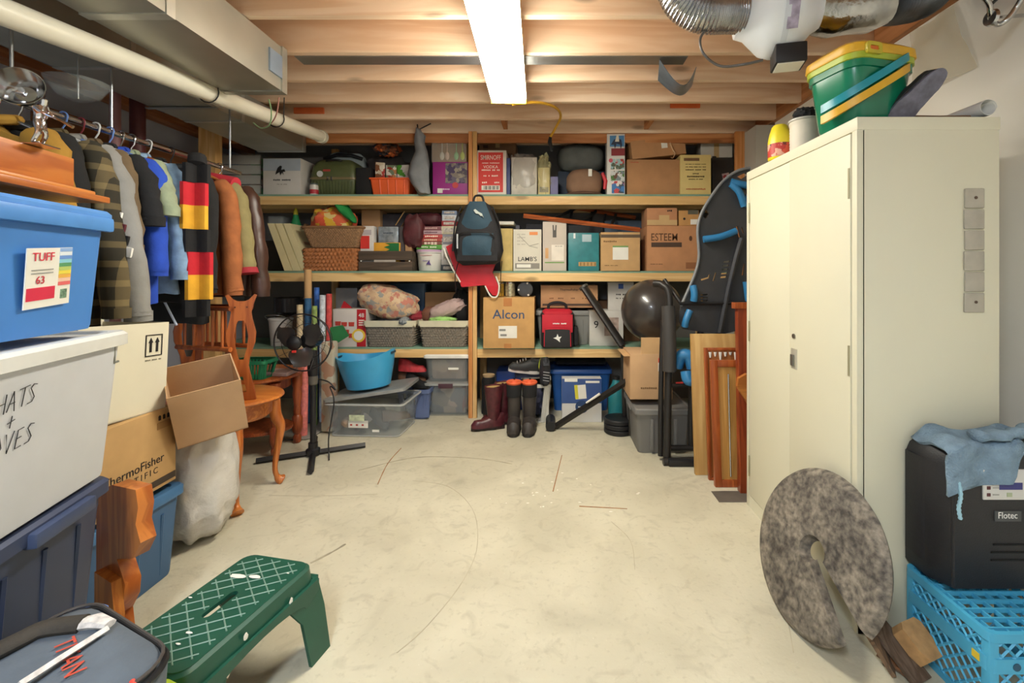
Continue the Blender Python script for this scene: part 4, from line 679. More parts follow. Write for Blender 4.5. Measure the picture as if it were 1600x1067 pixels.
# ================================================================ on the floor by the shelving
t = thing('storage_box', 'clear plastic storage box of shoes standing on the floor', 'storage box', (PX(572, 3.9), 4.1, .001), (0, 0, -3)); CB = t
mk('bin_shell', rl([(.58, .4, 0, .04), (.6, .42, .01, .04), (.65, .46, .265, .04), (.68, .48, .27, .04), (.68, .48, .29, .04), (.64, .45, .29, .04), (.62, .44, .25, .04), (.575, .4, .012, .04)]), CLEAR, t)
mk('rim_edge', tube([(x, y_, .28) for x, y_ in rrect(.685, .485, .04, 4)]+[(.3425, .2, .28)], .008, 6), CLEARW, t)
mk('base_edge', tube([(x, y_, .008) for x, y_ in rrect(.59, .41, .04, 4)]+[(.295, .165, .008)], .006, 6), CLEARW, t)
for i, (x, y_, rx, rz, c_) in enumerate(((-.19, -.1, .09, .15, '#8a7460'), (.05, -.05, .13, .12, '#3c3a3e'), (.2, -.03, .1, .16, '#5a4a44'), (.0, .1, .25, .18, '#2f2e33'), (-.05, -.12, .07, .09, '#6d6a68'))): one('stored_shoe', foot(.24, .09, .09, .6).rot('Z', 60*i).rot('Y', 40-20*i), M(c_, .7, var=.25), ['tan slipper upright at the left inside the clear box', 'dark shoe in the middle inside the clear box', 'brown shoe at the right inside the clear box', 'black shoe at the back inside the clear box', 'grey shoe near the front inside the clear box'][i], 'shoe', (PX(572, 3.9)+x, 4.1+y_, (.1, .07, .1, .09, .06)[i]))
panel(t, -.05, .11, .17, .06, -.217, PAPER, 'price_sticker'); panel(t, -.06, .165, .13, .05, -.224, M('#c9cfae', .5, var=.3, vs=30), 'green_sticker'); [panel(t, -.11+.05*i, .105, .018, .014, -.2195, M('#b5453c'), 'sticker_mark', .0006) for i in range(3)]; panel(t, .1, .055, .06, .02, -.213, PAPER, 'size_mark')
t = thing('box_lid', 'clear grey lid tilted across the open storage box', 'lid', (PX(573, 3.95), 4.12, .315), (-2, -8, 2)); mk('lid', rl([(.66, .46, .02, .04), (.7, .5, .02, .04), (.7, .5, .045, .04), (.66, .46, .05, .04), (.6, .4, .04, .04)]), M('#9b9c9a', .4, alpha=.75), t)
TB = M('#3fa0d0', .35, var=.04)
t = thing('flexible_tub', 'bright blue flexible tub on top of the clear storage box', 'tub', (PX(566, 3.95), 4.1, .375), (0, -6, -4))
def tubw(a, b, z, lift=.0): return [(a*math.cos(2*PI*k/40), b*math.sin(2*PI*k/40), z+lift*abs(math.cos(2*PI*k/40))**3) for k in range(40)]
mk('tub_shell', loft([tubw(.17, .13, 0), tubw(.19, .15, .01), tubw(.235, .19, .18), tubw(.262, .21, .27, .055), tubw(.252, .2, .268, .055), tubw(.18, .14, .015)]), TB, t)
for s in (-1, 1): mk('grip_hole', box(s*.25-.006, s*.25+.01, -.045, .045, .28, .3, .004), M('#123a50', .6), t)
t = thing('laundry_basket', 'slate blue laundry basket of shoes under the shelf', 'basket', (PX(646, 4.35), 4.5, .001)); LB = M('#5b6a92', .5)
bs = [rrect(.24, .26, .04, 4), rrect(.3, .32, .04, 4)]
mk('basket_floor', rl([(.24, .26, 0, .04), (.24, .26, .012, .04)]), LB, t); mk('rim', rl([(.3, .32, .25, .04), (.33, .35, .252, .04), (.33, .35, .285, .04), (.29, .31, .285, .04), (.285, .305, .25, .04)], False, False), LB, t)
for i in range(0, 20):
    a, b = bs[0][i], bs[1][i]; mk('stave', tube([(a[0], a[1], .005), (b[0], b[1], .26)], .012, 5), LB, t)
mk('middle_band', rl([(.265, .285, .1, .04), (.275, .295, .14, .04), (.268, .288, .14, .04), (.258, .278, .1, .04)], False, False), LB, t); mk('side_panel', box(.02, .15, -.152, -.142, .02, .25), LB, t)
one('running_shoe', foot(.28, .1, .12, .5).rot('Z', 80), M('#c03a40', .6, var=.3, vs=20), 'red and black running shoe on top of the blue basket pile', 'shoe', (PX(640, 4.45), 4.55, .42)); one('dark_shoe', foot(.28, .1, .12, .5).rot('Z', 60), BLACKR, 'black shoe lying in the blue basket', 'shoe', (PX(650, 4.45), 4.5, .28)); one('brown_shoe', foot(.27, .1, .1, .5).rot('Z', 95), M('#6d4a34', .6), 'brown shoe at the back of the blue basket', 'shoe', (PX(640, 4.5), 4.6, .3))
for i, (yt, hh, l_, z) in enumerate(((600, .33, 'clear storage box with grey lid, lower of two by the post', .001), (560, .26, 'clear storage box with white lid, upper of two by the post', .335))):
    t = thing('storage_box', l_, 'storage box', (PX(698, 4.42), 4.62, z)); L = .44
    mk('bin_shell', rl([(L*.86, .3, 0, .03), (L*.88, .31, .01, .03), (L*.97, .36, hh-.04, .03), (L*1.0, .38, hh-.035, .03), (L, .38, hh-.02, .03), (L*.95, .35, hh-.02, .03), (L*.84, .29, .012, .03)]), CLEAR, t)
    mk('lid', rl([(L*1.0, .38, hh-.03, .03), (L*1.04, .41, hh-.025, .03), (L*1.04, .41, hh-.004, .03), (L*.95, .34, hh+(.03 if i else 0), .03)]), M('#e4e1da', .4) if i else CLEARW, t)
    if i == 0: mk('lid_clip', box(-.08, .06, -.212, -.2, hh-.05, hh-.005, .003), M('#4d2f3a', .5), t)
    mk('contents', bx(L*.78, .26, hh*.75, .03, .015).wob(.02, 6), patches(['#5a5c66', '#8a7a72', '#484c58', '#6d6560', '#a08c86', '#7c4a48'] if i == 0 else ['#8a7468', '#7a6658', '#96806c', '#6d5a50'], 9, .7), t)
    if i: panel(t, .06, hh*.5, .1, .02, -.18, PAPER, 'label_strip')
# boots
BUR = M('#4f1f26', .38, var=.35, vs=22, bump=.25, bs=30)
for i, (x, D, rz, l_) in enumerate(((770, 4.06, 68, 'burgundy leather cowboy boot in front, pointing left'), (785, 4.2, 78, 'burgundy leather cowboy boot behind its pair'))):
    t = thing('cowboy_boot', l_, 'boot', (PX(x, D)-.05, D+.02, .001), (0, 0, -rz), 'burgundy cowboy boots'); L = .29
    mk('sole', sole(L, .1, .018).mv(0, 0, .012), M('#241314', .5), t); mk('heel', bx(.07, .07, .04, .004).mv(0, L*.4, 0), M('#241314', .5), t); mk('foot_upper', foot(L, .098, .11, .6).mv(0, 0, .028), BUR, t)
    mk('shaft', lathe([(.05, .07), (.052, .14), (.064, .26), (.072, .34), (.076, .385), (.066, .38), (.06, .3)], 22, True, True, .85, 1.15).mv(0, L*.2, 0).wob(.008, 12), BUR, t); mk('inner_lining', lathe([(.066, .372), (.04, .36)], 20, True, True, .85, 1.15).mv(0, L*.2, 0), M('#b89a62', .7), t); mk('pull_strap', box(-.008, .008, L*.2+.075, L*.2+.09, .33, .4), BUR, t)
for i, x in enumerate((802, 826)):
    t = thing('rubber_boot', ['black rubber boot with orange liner, left one of the pair', 'black rubber boot with orange liner, right one of the pair'][i], 'boot', (PX(x, 3.97), 4.02, .001), (0, 0, 2-4*i), 'black rubber boots'); boot(t, .42, .29, .125, M('#3c3633', .5, var=.15, bump=.1), M('#2a2624', .7), M('#e2643a', .7)); mk('calf_band', lathe([(.066, .3), (.0695, .41)], 20, False, False, 1, 1.14).mv(0, .058, 0), BLACKR, t)
sb('black_tube', 'black round tube behind the cowboy boots', 'tube', 752, 771, 592, 0, BLACKR, D=4.5, dep=.1, bev=.02); t = thing('felt_liner', 'tan felt rolled liner behind the cowboy boots', 'liner', (PX(763, 4.45), 4.48, .001)); mk('roll', lathe([(.055, 0), (.06, .38), (.045, .38)], 18), BLACKR, t); mk('felt_top', lathe([(.055, .375), (.06, .4), (.04, .39)], 18), M('#b89a72', .9), t)
sb('storage_bin', 'royal blue bin behind the rubber boots', 'bin', 775, 832, 580, 0, M('#2f4f9c', .4), D=4.65, dep=.3, bev=.02)
def sneaker(label, loc, rot, c1, c2, L=.3):
    t = thing('sneaker', label, 'shoe', loc, rot); mk('upper', foot(L, .1, .11, .55).mv(0, 0, .025), M(c1, .6, var=.2), t); mk('sole', sole(L, .108, .03), M(c2, .6), t); mk('tongue', box(-.03, .03, .0, .06, .1, .15, .012).rot('X', -20), M(c1, .7), t)
    for k in range(4): mk('lace', tube([(-.028, -.0-.025*k, .125-.012*k), (.028, -.01-.025*k, .125-.012*k)], .005, 5), M('#8a8a8c'), t)
    return t
sneaker('black sneaker with white sole on top of the shoe pile', (PX(818, 4.2), 4.28, .47), (-8, 10, -75), '#26282a', '#d4d0cc')
sneaker('navy sneaker under the black one above the boots', (PX(828, 4.28), 4.4, .40), (0, 0, -70), '#323c5e', '#4a5478')
sneaker('black and lime green running shoe standing on its heel', (PX(850, 4.15), 4.25, .48), (80, 0, 10), '#2c2e33', '#c8dc3c', .26)
WB = M('#d2cfc6', .45)
t = thing('laundry_basket', 'white slotted plastic basket of shoes beside the rubber boots', 'basket', (PX(836, 4.2), 4.42, .001)); mk('basket_floor', rl([(.2, .3, 0, .04), (.2, .3, .012, .04)]), WB, t); mk('rim', rl([(.26, .36, .33, .04), (.29, .39, .332, .04), (.29, .39, .36, .04), (.25, .35, .36, .04)], False, False), WB, t); a_, b_ = rrect(.2, .3, .04, 4), rrect(.27, .37, .04, 4)
for i in range(20): mk('stave', tube([(*a_[i], .005), (*b_[i], .34)], .014, 5), WB, t)
mk('side_wall', box(.1, .125, -.16, .16, .02, .33), WB, t); mk('shoe_contents', blob(.1, .13, .15, .2, 4, 71).mv(0, 0, .18), M('#3b3f58', .8, var=.4), t)
t = thing('storage_tote', 'royal blue lidded tote under the shelf', 'tote', (PX(908, 4.6), 4.82, .001)); tote(t, .62, .42, .44, M('#2459a0', .4), M('#2a5fb0', .35))
sb('black_bag', 'black soft bag lying on the royal blue tote', 'bag', 868, 948, 562, 0, BLACKR, D=4.68, dep=.25, z=.45, bev=.03)
t, w_, h, y = sb('boxed_product', 'blue and white product carton leaning before the blue tote', 'box', 878, 940, 592, 0, M('#d6d4d2', .5, var=.02), D=4.27, dep=.12); panel(t, 0, h*.72, w_, h*.56, y-.001, M('#37538c', .5), 'blue_panel'); mk('round_mark', lathe([(.06, 0), (.06, .003)], 28).rot('X', 90).mv(.0, y-.002, h*.36), M('#24416e', .5), t); panel(t, -.01, h*.7, .1, .13, y-.003, PAPER, 'white_sticker', roll=5); panel(t, -.05, h*.7, .03, .13, y-.005, M('#d9cf3c', .5), 'yellow_stripe', .0008, roll=5); txt(t, 'rocket', 0, h*.36, y-.004, width=.07, mat=WHITE); panel(t, -.1, h*.97, .12, .03, y-.002, PAPER, 'tape'); panel(t, .1, h*.93, .13, .02, y-.002, PAPER, 'tape')
# exercise bench frame: black bars
BM = M('#2b2826', .45, .3, var=.1)
a, b = P(862, 668, 4.1), P(985, 592, 3.86); o = Vector((a.x, a.y, 0))
t = thing('exercise_bar', 'black angled exercise bar with a T foot on the floor', 'exercise bar', o); mk('bar', tube([a-o+Vector((.02, 0, 0)), b-o], .028, 4), BM, t); mk('foot_cap', tube([Vector((-.01, -.08, .045)), Vector((-.01, .14, .045))], .044, 12), BLACK, t); mk('adjust_teeth', tube([a.lerp(b, .45)-o+Vector((0, -.03, .04)), a.lerp(b, .62)-o+Vector((0, -.03, .045))], [.008, .012], 6), PAPER, t)
mk('post', tube([b-o, b-o+Vector((.02, .02, -b.z+.02))], .028, 4), BM, t)
a, b = P(913, 450, 4.25), P(973, 540, 4.05)
t = thing('padded_lever', 'black padded lever slanting in front of the lower shelf', 'exercise bar', (b.x, b.y, 0)); o = Vector((b.x, b.y, 0)); mk('lever', tube([a-o, b-o], .052, 12, flat=.6), BM, t); mk('pivot_arm', tube([b-o, Vector((.02, .0, .012))], .022, 6), BM, t); mk('end_cap', tube([a-o, a-o+(a-b).normalized()*.02], .045, 12), M('#4a4740', .5), t); mk('base_foot', box(-.1, .14, -.03, .03, 0, .03, .006), BM, t)
for i in range(3): one('weight_plate', lathe([(.04, 0), (.12, 0), (.13, .008), (.13, .034), (.12, .042), (.04, .042)], 28), BLACK, ['bottom black weight plate stacked on the floor', 'middle black weight plate stacked on the floor', 'top black weight plate stacked on the floor'][i], 'weight', (PX(966, 4.05), 4.02, .001+.043*i))
t = thing('water_jug', 'teal bottle standing under the shelf by the grey tote', 'bottle', (PX(964, 4.3), 4.36, .001)); mk('jug', lathe([(.07, 0), (.075, .01), (.075, .28), (.04, .34), (.03, .38)], 20), M('#2a7f88', .4), t); mk('cap', lathe([(.034, .38), (.034, .41)], 16), BLACK, t)
GT2 = M('#74726f', .55, var=.05)
t = thing('storage_tote', 'grey tote standing on the floor carrying a brown carton', 'tote', (.87, 3.8, .001)); tote(t, .44, .58, .37, GT2, GT2, ribs=0)
for x in (-.09, .09): mk('front_rib', box(x-.012, x+.012, -.285, -.262, .03, .27, .005), GT2, t)
t = thing('cardboard_box', 'brown carton with a red and white label on the grey tote', 'box', (PX(1018, 3.62), 3.8, .392), (0, 0, 0)); w_, h, y = .335, .36, -.17
mk('body', bx(w_, .34, h, .003), CARD, t); mk('raised_flap', box(-.08, w_/2, -.168, -.163, h, h+.13), CARDL, t); mk('side_flap', box(-w_/2-.05, -w_/2, -.16, .16, h-.02, h-.014).rot('Y', 0), CARDL, t); panel(t, .1, h*.76, .09, .1, y-.001, PAPER); panel(t, .1, h*.86, .09, .035, y-.003, RED, 'red_strip'); txt(t, 'DEMERARA', -.02, h*.25, y, width=.13, mat=M('#7a5a38'))
one('exercise_ball', lathe([(.275*math.sin(PI*j/24), -.275*math.cos(PI*j/24)) for j in range(1, 24)], 40).rot('X', 15), M('#3a3532', .28, var=.1, coat=.3), 'large glossy dark exercise ball resting before the shelf', 'ball', (PX(1022, 4.02), 4.1, PZ(486, 4.02)))
# folded fitness machine
t = thing('fitness_machine', 'folded black fitness machine with blue rollers beside the cabinet', 'exercise machine', (1.05, 3.35, 0)); o = Vector((1.05, 3.35, 0)); BLUE = M('#2f76a8', .4, var=.05)
def seg(name, pts, r, m_=BM, n=10, flat=1.0): return mk(name, tube(spline([P(*p)-o for p in pts], 6) if len(pts) > 2 else [P(*p)-o for p in pts], r, n, flat=flat), m_, t)
seg('upright', [(1042, 716, 3.36), (1044, 600, 3.4), (1046, 470, 3.5), (1036, 446, 3.55), (1022, 443, 3.6)], .028); seg('upright', [(1032, 712, 3.42), (1033, 600, 3.45), (1036, 500, 3.5)], .02); seg('padded_sleeve', [(1046, 580, 3.38), (1046, 540, 3.39), (1044, 478, 3.42)], .05, M('#3a3735', .6))
seg('base_bar', [(1036, 722, 3.33), (1086, 720, 3.33)], .028); seg('base_bar', [(1042, 700, 3.45), (1110, 700, 3.45)], .022); seg('cross_bar', [(1040, 602, 3.42), (1100, 600, 3.42)], .018); seg('red_stripe', [(1056, 598, 3.4), (1094, 597, 3.4)], .006, RED); mk('foot', box(-.2, .1, -.06, .0, 0, .05, .01), BLACK, t)
seg('seat_post', [(1080, 700, 3.46), (1082, 600, 3.47), (1100, 490, 3.48)], .025); seg('link_arm', [(1038, 437, 3.6), (1060, 468, 3.5), (1075, 490, 3.45)], .016)
seg('foam_roller', [(1058, 572, 3.45), (1064, 556, 3.42), (1076, 556, 3.4), (1082, 574, 3.4)], .045, BLUE, 12); seg('foam_roller', [(1072, 580, 3.36), (1076, 594, 3.34), (1090, 590, 3.34), (1098, 578, 3.34)], .042, BLUE, 12)
# moulded back shell with slots
D = 3.45
def pp(l): return [((x-VX)*D/F-o.x, HC-(y_-VY)*D/F) for x, y_ in l]
outer = [(1172, 262), (1150, 268), (1128, 285), (1108, 312), (1095, 336), (1090, 355), (1092, 395), (1090, 420), (1078, 445), (1064, 478), (1061, 500), (1066, 514), (1100, 519), (1130, 522), (1172, 512)]
holes = [[(1152, 276), (1164, 270), (1170, 272), (1158, 280)], [(1098, 338), (1104, 326), (1108, 334), (1103, 342)]]
for i in range(5): yy = 408+i*6; holes.append([(1131-i*1.2, yy), (1141-i*1.2, yy-1), (1140-i*1.2, yy+2), (1130-i*1.2, yy+3)])
for i in range(4): yy = 460+i*4.6; holes.append([(1095, yy), (1106, yy-1), (1105.5, yy+1.5), (1095, yy+2)])
holes += [[(1150, 354), (1153, 353), (1158, 372), (1155, 373)], [(1158, 356), (1160, 355), (1163, 364), (1161, 365)], [(1113, 440), (1118, 425), (1120, 425), (1116, 439)], [(1095, 436), (1106, 433), (1108, 428), (1110, 429), (1108, 435), (1096, 439)], [(1159, 430), (1162, 412), (1164, 412), (1162, 430)], [(1168, 428), (1168, 412), (1170, 412), (1170, 428)]]
ou = pp(outer); ou = ou if sum(ou[i][0]*ou[(i+1) % len(ou)][1]-ou[(i+1) % len(ou)][0]*ou[i][1] for i in range(len(ou))) > 0 else ou[::-1]
mk('moulded_shell', prism(ou, .022, [pp(h_) for h_ in holes], D-o.y), M('#3a3b3e', .45, var=.08), t)
seg('edge_bead', [(1172, 262, D-.01), (1150, 268, D-.01), (1128, 285, D-.01), (1108, 312, D-.01), (1095, 336, D-.01), (1090, 360, D-.01), (1092, 400, D-.01), (1085, 430, D-.01), (1064, 478, D-.01)], .011, M('#77797b', .4)); seg('centre_spine', [(1158, 372, D-.02), (1150, 400, D-.02), (1138, 450, D-.02), (1124, 520, D-.02)], .02, M('#2c2c2f', .4), 6); seg('waist_strap', [(1062, 474, D-.02), (1110, 474, D-.02), (1170, 472, D-.02)], .014, BLACK, 6)
for l in ([(1099, 374, D-.03), (1125, 370, D-.04), (1150, 361, D-.03)], [(1142, 287, D-.03), (1155, 300, D-.04), (1163, 322, D-.03)], [(1142, 284, D-.03), (1158, 288, D-.04), (1172, 290, D-.03)], [(1163, 322, D-.03), (1172, 305, D-.03)], [(1083, 446, D-.03), (1085, 460, D-.04), (1084, 470, D-.03)], [(1078, 485, D-.03), (1072, 500, D-.04), (1070, 510, D-.03)], [(1166, 440, D-.03), (1170, 470, D-.03)]): seg('blue_bracket', l, .026, BLUE)
# leaning panels and frames behind the cabinet
def lean(label, x0, x1, yt, yb, D, mat, th, rx=-6, name='plywood_door', frame=None, cat='panel'):
    w_ = (x1-x0)*D/F; h = (yb-yt)*D/F; t = thing(name, label, cat, (PX(x0, D)+w_/2, D, .001), (rx, 0, 0))
    if frame is None: mk('board', box(-w_/2, w_/2, 0, th, 0, h, .003), mat, t)
    else:
        for a in ((-w_/2, -w_/2+frame), (w_/2-frame, w_/2)): mk('stile', box(a[0], a[1], 0, th, 0, h, .004), mat, t)
        for a in ((0, frame), (h-frame, h)): mk('cross_rail', box(-w_/2+frame, w_/2-frame, 0, th, a[0], a[1], .004), mat, t)
    return t, w_, h
t, w_, h = lean('pale plywood door panel leaning behind the other frames', 1087, 1260, 524, 743, 3.16, wood('#c9a468', '#b58c50', 2, 3, .6, False), .035); RW = wood('#b8622c', '#93451c', 2, 6, .35, False, .2)
t, w_, h = lean('reddish framed panel with paint drips leaning by the cabinet', 1108, 1300, 545, 750, 3.08, RW, .03, frame=.02, name='framed_panel'); mk('inset_panel', box(-w_/2+.02, w_/2-.02, .012, .02, .02, h-.02), wood('#b4713c', '#9a5826', 2, 5, .5, False), t)
for i in range(6): x = -w_/2+.04+i*.035; mk('paint_drip', tube([(x, .008, h-.03), (x, .008, h-.05-.05*random.random())], [.012, .005], 6), PAPER, t)
t, w_, h = lean('red stained frame with a pale inset panel leaning in front', 1118, 1330, 568, 764, 2.98, RW, .035, frame=.045, name='framed_panel'); mk('inset_panel', box(-w_/2+.045, w_/2-.045, .015, .022, .045, h-.045), wood('#d0a05a', '#bb8742', 2, 5, .5, False), t); mk('metal_rod', tube([(-w_/2+.1, -.004, .07), (-w_/2+.11, -.004, h-.09)], .006), CHROME, t)
t, w_, h = lean('dark red wooden post standing tight against the cabinet', 1157, 1200, 482, 770, 2.9, wood('#9c4522', '#7a2f14', 2, 6, .35, False, .2), .05, rx=-2, name='wooden_post', cat='post'); mk('cap_block', box(-w_/2-.02, w_/2, -.006, .056, h-.0, h+.04, .003), RW, t)
one('curved_backrest', prism([(0, 0), (.1, -.16), (.14, -.18), (.16, 0), (.16, .06), (.06, .08), (.01, .05)], .03), wood('#c8823c', '#a9632a', 0, 6, .4, False), 'curved orange wood piece hooked over the leaning frames', 'wood piece', (PX(1150, 2.88), 2.875, PZ(603, 2.88)))
one('floor_mat', shell(grid(lambda u, v: (PX(1118, 2.85)+u*.6, 2.79+v*.14, .001+.002*math.sin(u*9)), 8, 4), .006), M('#5d554c', .9, var=.2), 'dark grey mat under the leaning frames', 'mat')
# ================================================================ pedestal fan
t = thing('pedestal_fan', 'black pedestal fan on a cross base before the wrapping rolls', 'fan', (-1.81, 3.5, .001)); FB = M('#1b1a1d', .4, var=.06); FBL = M('#3a3634', .3, alpha=.82, var=.06)
for a in (25, 115):
    mk('base_leg', tube([(-.37*math.cos(R(a)), -.37*math.sin(R(a)), .022), (.37*math.cos(R(a)), .37*math.sin(R(a)), .022)], .021, 4), FB, t)
mk('base_hub', lathe([(.05, .01), (.05, .05), (.034, .06), (.034, .1)], 20), FB, t); mk('lower_pole', lathe([(.021, .08), (.021, .55)], 16), FB, t); mk('height_collar', lathe([(.026, .54), (.034, .55), (.034, .6), (.03, .62)], 18), M('#5a554c', .4), t); mk('upper_pole', lathe([(.017, .55), (.017, .72)], 14), FB, t); mk('neck_shroud', lathe([(.036, .61), (.04, .66), (.036, .74), (.03, .8)], 18), FB, t)
hz = .885; hy = -.12
mk('motor_housing', lathe([(.02, -.1), (.05, -.09), (.062, -.04), (.062, .05), (.045, .06)], 24).rot('X', 90).mv(0, hy+.1, hz), FB, t); mk('front_hub', lathe([(.0, .03), (.03, .028), (.05, .012), (.052, -.01)], 24).rot('X', 90).mv(-.045, hy-.06, hz), M('#141315', .5), t)
for k in range(3):
    def bl(u, v, k=k):
        r = .05+.13*u; a = R(120*k+35)+(v-.5)*(1.5-.55*u)*(.6+.7*math.sin(PI*min(1, u+.15))); return (r*math.cos(a)-.02, hy-.03+.045*(v-.5), hz+r*math.sin(a))
    mk('blade', shell(grid(bl, 9, 9), .003), FBL, t)
cr = lambda r, y_, n=48: [(r*math.cos(2*PI*k/n), y_, hz+r*math.sin(2*PI*k/n)) for k in range(n+1)]
mk('grille_ring', tube(cr(.208, hy-.03), .0055, 6), FB, t)
for r, y_ in ((.19, .03), (.13, .045)): mk('rear_grille_ring', tube(cr(r, hy+y_), .0022, 5), FB, t)
for k in range(24): a = 2*PI*k/24; mk('rear_grille_wire', tube([(.06*math.cos(a), hy+.055, hz+.06*math.sin(a)), (.15*math.cos(a), hy+.045, hz+.15*math.sin(a)), (.208*math.cos(a), hy-.03, hz+.208*math.sin(a))], .0014, 4), FB, t)
mk('power_cord', tube(spline([(.02, .02, .58), (.12, .0, .56), (.17, .0, .5), (.12, .02, .52), (.15, .02, .4), (.12, .0, .15), (.13, -.02, .02), (.17, -.1, .008)]), .005, 6), FB, t); mk('red_badge', box(-.045, -.02, hy-.09, hy-.075, hz-.065, hz-.05), RED, t)
# ================================================================ left side: rail and clothes
RX, RZ = -2.2, 2.10
t = thing('clothes_rail', 'long chrome clothes rail hung under the duct', 'clothes rail', (RX, 1.4, RZ)); mk('rail', tube([(0, -.2, 0), (0, 1.85, 0)], .015, 14), CHROME, t)
for y_ in (-.1, .9, 1.75): mk('hanger_rod', tube([(0, y_, 0), (0, y_, .42)], .006), STEEL, t)
def hanger(D, label, mat, wooden=False, tilt=0):
    t = thing('clothes_hanger', label, 'hanger', (RX, D, RZ), (0, 0, tilt), 'hangers on the clothes rail')
    hk = [(.021*math.cos(a), 0, .021*math.sin(a)+.002) for a in [R(x) for x in range(-30, 211, 30)]]
    mk('hook', tube([(.02, 0, -.09), (.003, 0, -.07), (0.002, 0, -.045)][::-1][:0]+[(0, 0, -.09), (.0, 0, -.05), (.014, 0, -.03)]+hk, .0035, 6), CHROME if wooden else mat, t)
    bar = [(-.21, 0, -.165), (-.1, 0, -.11), (0, 0, -.088), (.1, 0, -.11), (.21, 0, -.165)]
    mk('shoulder_bar', tube(spline(bar, 4), .012 if wooden else .006, 8), mat, t)
def garment(name, label, cat, D, mat, L=.72, w_=.44, th=.10, sl=.6, smat=None, splay=.07, rz=0, collar=True, x=RX, seed=0, hem=1.0, lap=None):
    t = thing(name, label, cat, (x, D, RZ-.1), (0, 0, rz), 'clothes on the rail'); secs = []
    for f, a, b in ((0, .11, .07), (.02, .2, .09), (.06, .62, .085), (.1, .95, .09), (.2, .98, .1), (.45, .95, .115), (.7, .98, .12), (1, hem, .12)):
        s = []
        for k in range(28):
            q = 2*PI*k/28; c, d_ = math.cos(q), math.sin(q); rr = 1+.05*math.sin(q*5+seed*2+f*3)*f
            s.append((w_/2*a*math.copysign(abs(c)**.7, c), th/.11*b*.5*math.copysign(abs(d_)**.8, d_)*rr*1.1, -f*L-(.03*abs(c) if f < .11 else 0)))
        secs.append(s)
    mk('body', loft(secs).wob(.02, 7, seed+1).wob(.006, 22, seed), mat, t, sharp=75)
    if sl:
        for s in (-1, 1):
            pth = [(s*(w_/2-.06), 0, -.07), (s*(w_/2+.0), -.01, -.16), (s*(w_/2+splay*.6), -.025, -.16-(sl-.16)*.5), (s*(w_/2+splay), -.035, -sl)]
            sp = mk('sleeve', tube(spline(pth, 5), [.062+.003*math.sin(i*1.9+seed)-.0008*i for i in range(16)], 14).wob(.009, 9, seed+s).wob(.005, 26, seed), smat or mat, t, sharp=75)
            mk('cuff', tube([Vector(pth[-1])+Vector((0, 0, .025)), Vector(pth[-1])-Vector((0, 0, .02))], .05, 14), smat or mat, sp)
    if collar: mk('collar', tube([(.065*math.cos(R(a)), .05*math.sin(R(a)), .005+.015*math.sin(R(a))) for a in range(0, 361, 30)], .02, 8), mat, t)
    return t
def cloth(c, var=.15, vs=14, **k): return M(c, .88, var=var, vs=vs, bump=.2, bs=40, **k)
def plaid():
    m, nt, b = newmat('plaid'); tc = N(nt, 'ShaderNodeTexCoord'); sp = N(nt, 'ShaderNodeSeparateXYZ'); nt.links.new(tc.outputs['Object'], sp.inputs[0]); fs = []
    for ax in ('X', 'Z', 'Y'):
        mu = N(nt, 'ShaderNodeMath', operation='MULTIPLY'); mu.inputs[1].default_value = 75; nt.links.new(sp.outputs[ax], mu.inputs[0]); sn = N(nt, 'ShaderNodeMath', operation='SINE'); nt.links.new(mu.outputs[0], sn.inputs[0]); g = N(nt, 'ShaderNodeMath', operation='GREATER_THAN'); nt.links.new(sn.outputs[0], g.inputs[0]); fs.append(g)
    a = N(nt, 'ShaderNodeMath', operation='ADD'); nt.links.new(fs[0].outputs[0], a.inputs[0]); nt.links.new(fs[1].outputs[0], a.inputs[1]); mu = N(nt, 'ShaderNodeMath', operation='MULTIPLY'); mu.inputs[1].default_value = .5; nt.links.new(a.outputs[0], mu.inputs[0])
    r = N(nt, 'ShaderNodeValToRGB'); r.color_ramp.elements[0].color = (*lin('#2c281c'), 1); r.color_ramp.elements[1].color = (*lin('#7a6a48'), 1); nt.links.new(mu.outputs[0], r.inputs[0]); nt.links.new(r.outputs[0], b.inputs['Base Color']); b.inputs['Roughness'].default_value = .9; return m
WIRE, WH, BLH, WD = CHROME, M('#d9d9d6', .4), M('#6f8fd0', .4), wood('#b8743c', '#97552a', 0, 6, .4, False)
